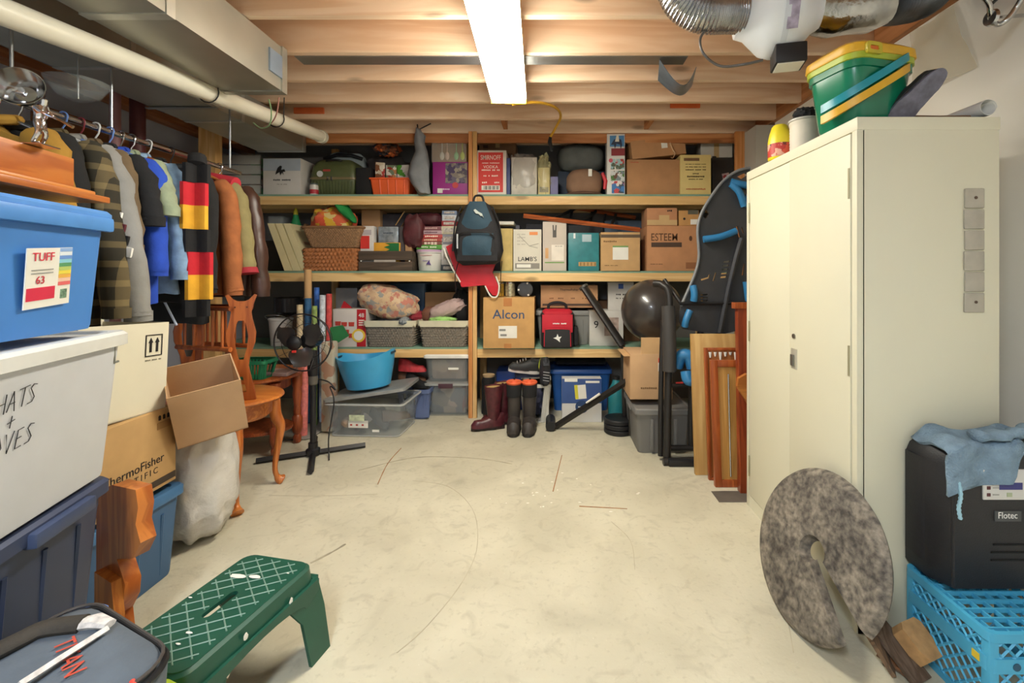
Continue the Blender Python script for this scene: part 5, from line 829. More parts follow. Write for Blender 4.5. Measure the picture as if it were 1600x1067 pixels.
specs = [('coat', 'mustard yellow coat at the near end of the rail', 'coat', 1.82, cloth('#a37a2c'), dict(L=.8, rz=4)),
 ('jacket', 'black jacket next to the mustard coat', 'jacket', 1.90, cloth('#121213'), dict(L=.75, rz=-3)),
 ('shirt', 'dark olive plaid flannel shirt on the rail', 'shirt', 1.99, plaid(), dict(L=.84, sl=.78, splay=.1, rz=6)),
 ('sweatshirt', 'grey sweatshirt with white and dark sleeve lettering', 'sweatshirt', 2.07, cloth('#8a8986', .08), dict(L=.8, sl=.8, splay=.13, rz=4)),
 ('jacket', 'brown khaki jacket behind the grey sweatshirt', 'jacket', 2.15, cloth('#66543c'), dict(L=.7, sl=.5, rz=-5)),
 ('shirt', 'black shirt between the khaki jacket and blue shirt', 'shirt', 2.22, cloth('#121317'), dict(L=.7, sl=.36, rz=3)),
 ('shirt', 'royal blue shirt in the middle of the rail', 'shirt', 2.29, cloth('#2148b4', .12), dict(L=.76, sl=.6, splay=.03, rz=2)),
 ('shirt', 'pale green shirt tucked behind the royal blue one', 'shirt', 2.35, cloth('#8f9a80'), dict(L=.6, sl=.3, rz=-4)),
 ('denim_jacket', 'faded light blue denim jacket on the rail', 'jacket', 2.41, cloth('#7f9bb8', .2, 22), dict(L=.72, sl=.62, splay=.05, rz=6)),
 ('jacket', 'black jacket just before the striped scarf', 'jacket', 2.51, cloth('#161516'), dict(L=.76, sl=.66, splay=.04, rz=2)),
 ('jacket', 'black windbreaker with blue and white piping', 'jacket', 2.66, cloth('#19191b'), dict(L=.9, sl=.7, splay=.02, rz=-2)),
 ('jacket', 'rust brown suede jacket on a wooden hanger', 'jacket', 2.80, cloth('#9a5a30', .18), dict(L=.74, sl=.72, splay=.05, rz=5)),
 ('padded_jacket', 'khaki padded jacket with red lining on the rail', 'jacket', 2.91, cloth('#857a50', .1), dict(L=.66, sl=.58, splay=.07, th=.13, rz=2)),
 ('jacket', 'dark brown leather jacket at the far end of the rail', 'jacket', 3.05, M('#42291f', .4, var=.3, vs=9, bump=.2, bs=20), dict(L=.76, sl=.74, splay=.08, rz=0))]
HL = ['wire hanger holding the mustard coat', 'wire hanger holding the black jacket near the mustard coat', 'white hanger holding the plaid shirt', 'blue plastic hanger holding the grey sweatshirt', 'dark red hanger holding the khaki jacket', 'white hanger holding the black shirt', 'blue hanger holding the royal blue shirt', 'wire hanger holding the pale green shirt', 'wooden hanger holding the denim jacket', 'white hanger holding the black jacket by the scarf', 'black hanger holding the windbreaker', 'wide wooden hanger holding the suede jacket', 'wire hanger holding the khaki padded jacket', 'wire hanger holding the leather jacket']
HM = [WIRE, WIRE, WH, BLH, M('#7a2a34', .4), WH, BLH, WIRE, WD, WH, BLACK, WD, WIRE, WIRE]
for i, (n_, l_, c_, D, m_, k) in enumerate(specs):
    t = garment(n_, l_, c_, D, m_, seed=i, **k); hanger(D, HL[i], HM[i], HM[i] is WD, k.get('rz', 0))
    if 'sleeve lettering' in l_:
        for j in range(7): mk('sleeve_letter', box(-.02, .02, -.006, .006, -.022, .022, .004).rot('Y', 12).mv(.22+.1*(j/7)+.025, -.07, -.2-j*.052), [WHITE, M('#5a1f2a', .8), BLACK][j % 3], t)
    if 'piping' in l_:
        mk('piping', tube(spline([(-.12, -.075, -.42), (.05, -.08, -.36), (.22, -.075, -.35)]), .005), M('#8aa0d8', .6), t); mk('piping', tube(spline([(-.1, -.075, -.5), (.0, -.08, -.7), (.1, -.075, -.9)]), .006), M('#c4d0e8', .6), t)
        mk('chest_mark', box(.08, .14, -.086, -.07, -.28, -.25), PAPER, t)
    if 'red lining' in l_:
        for s in (-1, 1): mk('lining_cuff', tube([(s*.29, -.035, -.575), (s*.295, -.037, -.61)], [.058, .064], 14), M('#9a1f2c', .8), t)
        mk('shoulder_yoke', tube([(-.2, 0, -.05), (0, 0, -.01), (.2, 0, -.05)], .052, 12), M('#b82a38', .8), t)
        for k_ in range(5): mk('quilt_seam', tube([(-.2, -.078, -.2-.09*k_), (0, -.085, -.21-.09*k_), (.2, -.078, -.2-.09*k_)], .005, 6), cloth('#6f6541'), t)
t = thing('striped_scarf', 'black red and yellow striped scarf draped among the jackets', 'scarf', (-1.90, 2.47, RZ-.13), (0, 0, 35)); z = 0; SC = [('#161517', .1), ('#c41f2c', .12), ('#e0a52c', .125), ('#161517', .12), ('#c41f2c', .12), ('#e0a52c', .13), ('#161517', .09)]
for c_, hh in SC:
    g = shell(grid(lambda u, v: ((u-.5)*.12+.012*math.sin(z*9), -.07-.012*math.sin(u*PI*3), z-hh*v), 9, 5), .014); mk('stripe', g, cloth(c_, .08), t); z -= hh
mk('neck_fold', tube(spline([(0, -.07, 0), (-.0, -.02, .05), (0, .06, .02), (0, .08, -.2)]), .04, 10, flat=.5), cloth('#161517', .08), t)
# chrome clamp lamp and clear dish under the pipe
p = P(32, 138, 1.75); t = thing('clamp_lamp', 'chrome reflector lamp clamped near the ceiling at left', 'lamp', p, (0, 0, 0)); mk('reflector', lathe([(.02, -.06), (.04, -.05), (.068, -.01), (.075, .02), (.073, .02), (.062, -.008), (.03, -.045)], 28).rot('X', 80).rot('Z', 30), CHROME, t); mk('arm', tube([(-.02, .02, 0), (-.2, .05, .03)], .012), CHROME, t); mk('clamp', box(-.1, -.06, .02, .06, -.01, .05, .005), BLACK, t); mk('support_rod', tube([(-.08, .04, .03), (-.1, .05, 2.75-p.z)], .006), STEEL, t)
p = P(122, 138, 2.2); t = thing('glass_dish', 'clear shallow glass shade hanging under the duct', 'glass shade', p); mk('dish', lathe([(.03, -.06), (.08, -.035), (.12, .03), (.117, .03), (.078, -.03), (.02, -.052)], 28), CLEAR, t); mk('cord', tube([(0, 0, -.05), (0, 0, 2.52-p.z if p.x < -2.2 else 2.75-p.z)], .004), STEEL, t)
# ================================================================ tables
def cab_leg(x, y_, h, dx, dy):
    pts = [(x, y_, h), (x+dx*.1, y_+dy*.1, h-.1), (x+dx*.5, y_+dy*.5, h-.18), (x+dx*.35, y_+dy*.35, h*.5), (x+dx*.05, y_+dy*.05, .12), (x+dx*.25, y_+dy*.25, .045), (x+dx*.6, y_+dy*.6, .018)]
    s = spline(pts, 5); n = len(s); return tube(s, [.036 if i < 6 else (.036-.02*min(1, (i-6)/14) if i < n-6 else .02+.014*min(1, (i-(n-6))/4)) for i in range(n)], 10)
t = thing('oval_table', 'oval oak end table with curved cabriole legs', 'table', (-2.05, 2.84, .001))
el = lambda a, b, z: [(a*math.cos(2*PI*k/48), b*math.sin(2*PI*k/48), z) for k in range(48)]
mk('table_top', loft([el(.33, .25, .605), el(.36, .28, .612), el(.37, .29, .622), el(.365, .285, .634), el(.34, .26, .64)]), wood('#d08038', '#b8652a', 0, 5, .3, False, .3), t)
mk('apron', loft([el(.28, .21, .50), el(.30, .23, .52), el(.30, .23, .606)]), OAK, t)
for sx in (-1, 1):
    for sy in (-1, 1): mk('leg', cab_leg(sx*.23, sy*.185, .56, sx*.05, sy*.05), OAKV, t)
t = thing('side_table', 'round edged oak side table with turned legs behind the oval one', 'table', (-2.35, 3.62, .001))
mk('table_top', loft([el(.34, .32, .575), el(.36, .34, .583), el(.36, .34, .598), el(.35, .33, .605)]), wood('#b8622c', '#9a4a1e', 0, 5, .35, False, .2), t); RO = wood('#a8552a', '#83381a', 2, 7, .4, False, .2)
mk('apron', loft([el(.27, .25, .49), el(.27, .25, .577)]), RO, t); mk('lower_shelf', loft([el(.29, .2, .16), el(.3, .21, .165), el(.3, .21, .185)]), RO, t)
prof = [(.022, 0), (.03, .01), (.032, .05), (.022, .07), (.036, .1), (.04, .13), (.04, .21), (.026, .23), (.03, .26), (.024, .3), (.036, .4), (.03, .45), (.038, .47), (.038, .56)]
for sx in (-1, 1):
    for sy in (-1, 1): mk('leg', lathe(prof, 16).mv(sx*.27, sy*.15, 0), RO, t)
# small green basket on it
GB = M('#1f7a52', .5)
t = thing('plastic_basket', 'small dark green slotted basket on the side table', 'basket', (PX(398, 3.44), 3.44, .608)); a_, b_ = rrect(.2, .14, .03, 4), rrect(.25, .18, .03, 4); mk('basket_floor', rl([(.2, .14, 0, .03), (.2, .14, .008, .03)]), GB, t); mk('rim', rl([(.25, .18, .115, .03), (.27, .2, .117, .03), (.27, .2, .14, .03), (.24, .17, .14, .03)], False, False), GB, t)
for i in range(20): mk('stave', tube([(*a_[i], .004), (*b_[i], .12)], .006, 5), GB, t)
for i in range(1, 9):
    x = -.1+i*.2/9
    for s in (-1, 1): mk('stave', tube([(x, s*.07, .004), (x*1.25, s*.09, .12)], .005, 5), GB, t)
one('folded_card', bx(.2, .16, .03, .004), M('#a88a84', .6), 'pinkish flat box lying on the side table', 'box', (PX(430, 3.5), 3.56, .608))
# lyre ended rack
def sym(l): return [(x, z) for x, z in l]+[(-x, z) for x, z in reversed(l)]
right = [(.075, 0), (.07, .04), (.05, .13), (.036, .2), (.042, .25), (.07, .34), (.074, .4), (.055, .48), (.05, .52), (.062, .57), (.078, .62), (.066, .625), (.04, .595), (.02, .585)]
lyre = [(x, z) for x, z in right]+[(-x, z) for x, z in reversed(right)]
hole1 = [(.012, .24), (.03, .31), (.036, .38), (.024, .45), (.014, .47), (-.014, .47), (-.024, .45), (-.036, .38), (-.03, .31), (-.012, .24)]; hole2 = [(.028, .05), (.02, .09), (.008, .14), (-.008, .14), (-.02, .09), (-.028, .05)]
t = thing('magazine_rack', 'oak magazine rack with lyre shaped ends on the oval table', 'magazine rack', (-2.02, 2.76, .643), (0, 0, -14)); RK = wood('#b9652e', '#984a1e', 2, 7, .35, False, .2)
for x in (-.2, .2):
    e_ = mk('lyre_end', prism(lyre, .022, [hole1, hole2]).rot('Z', 62 if x < 0 else 38).mv(x, 0, 0), RK, t)
    for sx in (-1, 1): mk('screw_plug', lathe([(.005, 0), (.005, .003)], 8).rot('X', 90).mv(sx*.03, -.011, .55).rot('Z', 62 if x < 0 else 38).mv(x, 0, 0), M('#5a2a12', .6), e_)
for yy in (-.07, .07):
    mk('top_rail', tube([(-.2, yy, .545), (.2, yy, .545)], .014, 10), wood('#8a4520', '#6d3215', 0, 6, .4, False), t); mk('lower_rail', tube([(-.2, yy, .31), (.2, yy, .31)], .014, 10), RK, t)
    for x in (-.14, -.07, .0, .07, .14): mk('spindle', tube([(x, yy, .31), (x, yy, .43), (x, yy, .545)], [.007, .009, .007], 8), RK, t)
mk('base_panel', box(-.2, .2, -.09, .09, .0, .016, .003), RK, t); [mk('upright_slat', box(x, x+.05, .0, .012, .016, .31), RK, t) for x in (-.15, .08)]
# clear rubbish bag and open carton
BAGP = M('#c9c4bc', .25, var=.12, vs=5, bump=1.0, bs=16)
one('stuffed_plastic_bag', blob(.165, .18, .31, .12, 2.6, 81, .75, 44, 30, zmin=-.3).wob(.02, 9).wob(.012, 24), BAGP, 'bulging whitish plastic bag on the floor under the open carton', 'bag', (-1.87, 2.42, .305), sharp=75)
t = thing('open_carton', 'open brown carton tipped on the plastic bag', 'box', (PX(322, 2.3), 2.33, .64), (18, -9, 40)); w_, d_, h = .28, .3, .28
for n_, g in (('bottom', box(-w_/2, w_/2, -d_/2, d_/2, 0, .006)), ('front_wall', box(-w_/2, w_/2, -d_/2, -d_/2+.006, 0, h)), ('back_wall', box(-w_/2, w_/2, d_/2-.006, d_/2, 0, h)), ('left_wall', box(-w_/2, -w_/2+.006, -d_/2+.006, d_/2-.006, 0, h)), ('right_wall', box(w_/2-.006, w_/2, -d_/2+.006, d_/2-.006, 0, h))): mk(n_, g, CARD, t)
# tote with cartons, further back
BT = M('#3d638c', .5, var=.05)
t = thing('storage_tote', 'steel blue tote on the floor under the scientific carton', 'tote', (-1.95, 1.90, .001), (0, 0, 90)); tote(t, .58, .42, .42, BT, M('#43709c', .45), ribs=4)
t = thing('cardboard_box', 'tan scientific supply carton on the steel blue tote', 'box', (-1.93, 1.94, .425), (0, 0, 92)); w_, h, y = .44, .35, -.17; mk('body', bx(w_, .34, h, .003), M('#c29c68', .85), t)
txt(t, 'ThermoFisher', .0, h*.38, y, width=.3); txt(t, 'SCIENTIFIC', -.02, h*.25, y, width=.27, space=1.5, mat=M('#3b3128')); panel(t, .06, .03, w_*.7, .028, y-.001, M('#3d3128'), 'dark_band'); panel(t, .15, h*.8, .075, .03, y-.001, M('#a0794a'), 'small_print_block')
for i in range(3): mk('care_symbol', prism([(-.006, -.009), (.006, -.009), (.006, .009), (0, .013), (-.006, .009)], .002).mv(.125+.024*i, y-.002, h*.9), INK, t)
t = thing('white_carton', 'tall white open carton with arrow symbols on the scientific carton', 'box', (-1.95, 1.93, .778), (0, 3, 88)); w_, h, y = .4, .40, -.16; W2 = M('#e2dcc6', .65, var=.02)
for n_, g in (('bottom', box(-w_/2, w_/2, -.16, .16, 0, .006)), ('front_wall', box(-w_/2, w_/2, -.16, -.155, 0, h)), ('back_wall', box(-w_/2, w_/2, .155, .16, 0, h)), ('left_wall', box(-w_/2, -w_/2+.005, -.155, .155, 0, h)), ('right_wall', box(w_/2-.005, w_/2, -.155, .155, 0, h)), ('raised_flap', box(-w_/2, w_/2, -.16, -.155, 0, .13).rot('X', 0).mv(0, .315, h))): mk(n_, g, W2, t)
fr = prism([(-.042, -.048), (.042, -.048), (.042, .048), (-.042, .048)], .002, [[(-.038, -.044), (.038, -.044), (.038, .044), (-.038, .044)]]); mk('arrow_frame', fr.mv(.125, y-.002, h-.1), INK, t)
for x in (-.016, .016): mk('up_arrow', prism([(-.005, -.03), (.005, -.03), (.005, .012), (.011, .012), (0, .034), (-.011, .012), (-.005, .012)], .002).mv(.125+x, y-.002, h-.1), INK, t)
txt(t, 'THIS SIDE UP', .125, h-.165, y, width=.08, mat=M('#8a8676'))
# scroll cut wooden bracket between the totes
o_ = [(-.07, 0), (.02, 0), (.03, .1), (.02, .18), (.05, .24), (.055, .3), (.03, .36), (.02, .38), (.09, .40), (.12, .46), (.1, .52), (.11, .58), (.1, .64), (.0, .64), (-.07, .6)]
t = thing('scroll_bracket', 'orange scroll cut wooden panel wedged between the totes', 'wood panel', (PX(180, 1.64), 1.66, .001), (0, 0, -18)); mk('scroll_panel', prism([(x*1.25, z) for x, z in o_], .05), wood('#cf7a34', '#a9551e', 2, 5, .35, False, .2), t); mk('wood_plug', lathe([(.012, 0), (.012, .006)], 14).rot('X', 90).mv(.02, -.018, .5), M('#a8624a', .5), t); mk('scroll_edge_piece', prism([(-.04, .04), (.05, .06), (.07, .2), (.05, .32), (-.04, .34)], .03).mv(.0, -.04, .0), wood('#d8883c', '#b8662a', 2, 5, .35, False), t)
# foreground stack of totes
u = Vector((-.255, .967, 0)); nn = Vector((.967, .255, 0)); ctr = Vector((-1.564, 1.134, 0)); ANG = 104.8
t = thing('storage_tote', 'pale blue tote at the bottom of the near stack', 'tote', ctr+Vector((0, 0, .001)), (0, 0, ANG)); tote(t, .62, .45, .35, M('#6f8fce', .45), ribs=4)
NV = M('#333d58', .5, var=.08)
t = thing('storage_tote', 'dark navy tote in the middle of the near stack', 'tote', ctr+Vector((0, 0, .352)), (0, 0, ANG)); tote(t, .62, .45, .41, NV, ribs=4); mk('front_lip', box(-.02, .2, -.25, -.215, .335, .375, .008), M('#3c4866', .45), t)
GR = M('#cfd1d6', .45, var=.03)
t = thing('storage_tote', 'light grey tote with handwriting in the near stack', 'tote', ctr+nn*.02+u*.015+Vector((0, 0, .757)), (0, 0, ANG+1)); tote(t, .66, .48, .47, GR, M('#d9d9d4', .45), taper=.84, ribs=0)
def wall_y(z, W=.48, k=.84, H=.435): return -(W*k+(W*.94-W*k)*z/(H-.07))/2
mk('latch_slot', tube([(.275, -.225, .41), (.275, -.225, .35), (.305, -.22, .35)], .004, 5), M('#77786f', .6), t)
GL = {'H': [[(0, 0), (0, 1)], [(.6, 0), (.6, 1)], [(0, .5), (.6, .55)]], 'A': [[(0, 0), (.35, 1), (.6, -.05)], [(.12, .38), (.55, .42)]], 'T': [[(.35, 0), (.4, 1)], [(0, .95), (.8, 1.05)]], 'S': [[(.6, .95), (.3, 1), (.1, .8), (.3, .55), (.5, .3), (.35, .05), (0, 0)]], '+': [[(.3, .1), (.35, .9)], [(0, .45), (.7, .6)]], 'G': [[(.6, .9), (.2, .95), (0, .4), (.25, 0), (.55, .15), (.55, .45), (.3, .45)]], 'L': [[(.1, 1), (.05, 0), (.5, .02)]], 'O': [[(.3, 1), (.02, .5), (.25, 0), (.55, .45), (.3, 1)]], 'V': [[(0, 1), (.25, 0), (.6, 1.05)]], 'E': [[(.55, 1), (.1, .95), (.05, 0), (.55, .05)], [(.07, .5), (.45, .55)]]}
for s, x_, z_, sz in (('HATS', -.155, .305, .046), ('+', -.121, .262, .036), ('GLOVES', -.215, .2, .046)):
    g = G()
    for i, ch in enumerate(s):
        for st in GL[ch]:
            q = [(x_+(i*.82+a+.16*b)*sz*.8, 0, z_+(b+i*.05)*sz) for a, b in st]; q = [(a, wall_y(c)-.003, c) for a, _, c in q]; g.add(tube(q, .0011, 5))
    mk('handwriting', g, INK, t)
BB = M('#4a88d4', .45, var=.04, vs=4)
t = thing('storage_tote', 'bright blue tote with a paper label, top of the near stack', 'tote', ctr+u*-.01+Vector((0, 0, 1.226)), (0, 0, ANG-1)); tote(t, .64, .46, .385, BB, M('#5a96dc', .4), taper=.87, ribs=0)
mk('lid_skirt', box(-.3, .3, -.243, -.225, .3, .345, .01), M('#5290d8', .42), t)
lb = mk('paper_label', box(-.075, .075, -.0012, .0012, -.08, .08), PAPER, t, 'white paper label with rainbow swatches'); lb.location = (.07, -.223, .16); lb.rotation_euler = (R(6), R(-4), 0)
def onl(n_, x, z, w_, h, m_, y_=-.0018): mk(n_, box(x-w_/2, x+w_/2, y_-.0006, y_+.0006, z-h/2, z+h/2), m_, lb)
for i, c_ in enumerate(('#8fb0e0', '#dfe8f0', '#6f98d8', '#8fd0e0', '#5a9a6a', '#b8cc70', '#ecd850', '#e8b050', '#f0c8b0', '#e06a6a')): onl('swatch', .052, .074-.0105*i, .042, .01, M(c_, .5, var=.03))
onl('red_block', -.025, -.042, .09, .034, M('#d4304c', .5)); onl('barcode', .052, -.05, .022, .026, M('#6b8a72', .6, var=.5, vs=200))
for (s, x, z, wd, c_) in (('TUFF', -.024, .056, .07, '#d43248'), ('63', -.03, -.006, .026, '#c02a3c')): o2 = mk('lettering', textg(s, wd).mv(x, -.0028, z), M(c_, .5), lb)
for z in (.022, .013): onl('small_print', -.024, z, .07, .003, M('#9a9a94'))
# wooden trophy base with figure on the blue tote
t = thing('trophy_stand', 'orange wooden display base on the bright blue tote', 'trophy base', ctr+u*.02+Vector((0, 0, 1.622)), (0, 0, ANG-2)); OW = wood('#c87a38', '#b0602a', 0, 5, .35, False, .2)
mk('plinth', box(-.3, .3, -.21, .2, 0, .02, .004), OW, t); mk('moulding', box(-.285, .27, -.19, .19, .02, .034, .006), wood('#d89048', '#c07838', 0, 5, .35, False), t); mk('riser_block', box(-.28, .22, -.165, .17, .034, .125, .004), OW, t); mk('upper_step', box(-.28, .02, -.12, .15, .125, .16, .004), OW, t); mk('maroon_end', box(-.29, -.28, -.1, .1, .034, .09), M('#5a1a22', .5), t)
# figure, one skinned body
sk = {'pel': (0, 0, .068), 'ch': (.008, 0, .1), 'nk': (.012, 0, .112), 'hd': (.016, -.002, .125), 'hd2': (.016, -.002, .132), 'ls': (.006, .016, .104), 'le': (.02, .024, .088), 'lh': (.04, .018, .08), 'rs': (.006, -.016, .104), 're': (.024, -.02, .09), 'rh': (.042, -.006, .079), 'lk': (.008, .014, .036), 'la': (-.006, .016, .008), 'lt': (.014, .018, .004), 'rk': (.012, -.014, .036), 'ra': (.0, -.018, .008), 'rt': (.02, -.02, .004)}
ed = [('pel', 'ch'), ('ch', 'nk'), ('nk', 'hd'), ('hd', 'hd2'), ('ch', 'ls'), ('ls', 'le'), ('le', 'lh'), ('ch', 'rs'), ('rs', 're'), ('re', 'rh'), ('pel', 'lk'), ('lk', 'la'), ('la', 'lt'), ('pel', 'rk'), ('rk', 'ra'), ('ra', 'rt')]
rd = {'pel': .012, 'ch': .014, 'nk': .006, 'hd': .009, 'hd2': .008, 'ls': .006, 'rs': .006, 'le': .0045, 're': .0045, 'lh': .004, 'rh': .004, 'lk': .007, 'rk': .007, 'la': .005, 'ra': .005, 'lt': .004, 'rt': .004}
ks = list(sk); me = bpy.data.meshes.new('f'); me.from_pydata([sk[k] for k in ks], [(ks.index(a), ks.index(b)) for a, b in ed], []); ob = bpy.data.objects.new('f', me); COL.objects.link(ob)
ob.modifiers.new('s', 'SKIN'); sv = me.skin_vertices[0].data
for i, k in enumerate(ks): sv[i].radius = (rd[k], rd[k]); sv[i].use_root = (i == 0)
ss = ob.modifiers.new('d', 'SUBSURF'); ss.levels = 1
m2 = bpy.data.meshes.new_from_object(ob.evaluated_get(bpy.context.evaluated_depsgraph_get())); gf = G([v.co.copy() for v in m2.vertices], [tuple(p_.vertices) for p_ in m2.polygons]); bpy.data.objects.remove(ob)
pt = P(60, 246, 1.27)
t = thing('trophy_figure', 'small chrome batter figurine on the wooden display base', 'figurine', (pt.x, pt.y, 1.75), (0, 0, 10)); mk('figure', gf, M('#d8d8dc', .12, 1, var=.03), t); mk('bat', tube([(.038, .006, .082), (.075, .01, .06)], [.0025, .005], 8), CHROME, t); mk('base', bx(.06, .06, .003), CHROME, t)
for o2 in (t,): o2.location.z = 1.622+.126
# ================================================================ stool, tool bag
GS = M('#17503f', .4, var=.06, vs=20)
t = thing('step_stool', 'dark green plastic step stool speckled with paint', 'stool', (-1.06, 1.475, .001), (0, 0, -12)); LW2, LL, LH = .29, .5, .335
def ssec(w_, l_, z, r=.045): return [(x, y_, z) for x, y_ in rrect(w_, l_, r, 5)]
top = mk('seat_top', prism([(x, y_) for x, y_ in rrect(LW2-.02, LL-.02, .04, 5)], .012, [[(x, y_) for x, y_ in rrect(.028, .12, .0139, 4)]]).rot('X', -90).mv(0, 0, LH-.008), GS, t)
mk('seat_skirt', loft([ssec(LW2-.02, LL-.02, LH-.004), ssec(LW2, LL, LH-.012), ssec(LW2+.012, LL+.012, LH-.07), ssec(LW2+.002, LL+.002, LH-.07), ssec(LW2-.012, LL-.012, LH-.014)], False, False), GS, t)
for sx in (-1, 1):
    for sy in (-1, 1):
        g = loft([[(sx*(LW2/2+a-.0)+ (x*1.0), sy*(LL/2+a*1.0)+y_, z) for x, y_ in ((0, 0), (-sx*.1*k, 0), (-sx*.1*k, -sy*.012), (-sx*.012, -sy*.012), (-sx*.012, -sy*.12*k), (0, -sy*.12*k))] for a, z, k in ((.006, LH-.06, 1.35), (.022, LH*.5, .9), (.036, 0, .8))]); mk('leg', g, GS, t)
for sy in (-1, 1):
    ar = [(LW2/2, LH-.06), (LW2/2, LH-.12)]+[(LW2/2*.72*math.cos(a), LH-.16+.055*math.sin(a)) for a in [PI*k/10 for k in range(11)]]+[(-LW2/2, LH-.12), (-LW2/2, LH-.06)]; mk('end_arch', prism(ar[::-1], .01).mv(0, sy*(LL/2+.012), 0), GS, t)
for sx in (-1, 1):
    ar = [(LL/2, LH-.06), (LL/2, LH-.1)]+[(LL/2*.75*math.cos(a), LH-.13+.045*math.sin(a)) for a in [PI*k/10 for k in range(11)]]+[(-LL/2, LH-.1), (-LL/2, LH-.06)]; mk('side_arch', prism(ar[::-1], .01).rot('Z', 90).mv(sx*(LW2/2+.012), 0, 0), GS, t)
mk('handle_recess', box(-.02, .02, -.066, .066, LH-.05, LH-.03), GS, t)
g = G(); GRV = M('#7f9c8c', .5)
def clip(p, d):
    o = []
    for s in range(-60, 61):
        q = p+d*s*.01
        if abs(q.x) < LW2/2-.025 and abs(q.y) < LL/2-.025 and not (abs(q.x) < .02 and abs(q.y) < .066): o.append(q)
    return o
for dd in (Vector((.8, .6, 0)), Vector((.8, -.6, 0))):
    pd = Vector((-dd.y, dd.x, 0))
    for i in range(-9, 10):
        q = clip(pd*i*.042, dd); run = []
        for a_ in q+[Vector((9, 9, 9))]:
            if run and (a_-run[-1]).length > .02:
                if len(run) > 1: mk('tread_ridge', tube([run[0]+Vector((0, 0, LH-.001)), run[-1]+Vector((0, 0, LH-.001))], .0022, 4), GRV, t)
                run = []
            run.append(a_)
for (x, y_, s) in ((-.06, .12, .03), (.0, .13, .025), (-.12, .0, .008), (.03, -.16, .009), (.02, -.12, .012), (.1, .17, .006)): mk('paint_spot', blob(s, s*.35, .0012, .3, 4, s*100, nu=12, nv=6).mv(x, y_, LH+.001), PAPER, t)
for (y_, z) in ((.12, .28), (-.06, .3), (-.12, .24)): mk('paint_spot', blob(.0015, .008, .012, .3, 4, z*40, nu=10, nv=6).mv(LW2/2+.0125, y_, z), PAPER, t)
# lime case and tool bag in the near corner
t = thing('tool_case', 'lime green and black case under the tool bag', 'case', (-1.08, 1.0, .001), (0, 0, 8)); mk('case_body', rl([(.36, .3, 0, .04), (.4, .34, .06, .06), (.4, .34, .3, .06), (.36, .3, .34, .06)]), M('#2b2624', .6), t); mk('lime_cover', rl([(.405, .345, .2, .06), (.41, .35, .22, .06), (.405, .345, .32, .06), (.35, .29, .372, .06)]), M('#b8d838', .5), t)
TG = M('#5f6872', .85, var=.1, vs=12, bump=.2)
t = thing('tool_bag', 'grey canvas tool bag with black zip in the near corner', 'tool bag', (-1.13, 1.0, .375), (4, 2, -24)); mk('bag_body', rl([(.34, .3, 0, .05), (.4, .36, .03, .07), (.41, .37, .1, .07), (.38, .34, .135, .07), (.28, .25, .15, .07)]).wob(.012, 9), TG, t, sharp=70)
rr = rrect(.405, .365, .07, 5); mk('zip', tube([(x, y_, .112) for x, y_ in rr]+[(rr[0][0], rr[0][1], .112)], .008, 6), BLACK, t); mk('zip', tube([(x*.985, y_*.985, .13) for x, y_ in rr]+[(rr[0][0]*.985, rr[0][1]*.985, .13)], .004, 6), M('#4a4440', .5), t)
mk('red_zip_pull', tube(spline([(.19, .1, .13), (.225, .09, .12), (.232, .07, .08)]), .006), M('#d84a3c', .5), t); mk('red_zip_pull', tube([(.1, -.19, .13), (.1, -.215, .1)], .006), M('#d84a3c', .5), t); mk('lettering', textg('TITAN', .14, shear=.2).rot('X', -90).rot('Z', -12).mv(.02, .06, .157), M('#c8503c', .6), t)
t = thing('hacksaw', 'hacksaw with worn white frame and black grip on the tool bag', 'saw', (-1.13, 1.0, .56), (0, 0, -24)); W3 = M('#d8d2cc', .5, var=.25, vs=60)
SG = lambda x, y_: (P(x, y_, 1.0)-Vector((-1.13, 1.0, .56)))
def flatp(px, py, z=.545): D = (HC-z)*F/(py-VY); v = Vector((PX(px, D), D, z))-Vector((-1.13, 1.0, .56)); return Matrix.Rotation(R(24), 3, 'Z') @ v
mk('grip', tube(spline([flatp(-30, 1030), flatp(30, 1000), flatp(70, 982), flatp(130, 974)]), [.024]*19, 12, flat=.7), M('#3a352e', .8, var=.2, bump=.3), t); mk('handle_end', tube([flatp(120, 976), flatp(150, 970), flatp(172, 975)], [.018, .022, .014], 8, flat=.6), W3, t); mk('blade_bar', tube([flatp(168, 982), flatp(100, 1025), flatp(30, 1070)], .008, 4), W3, t)
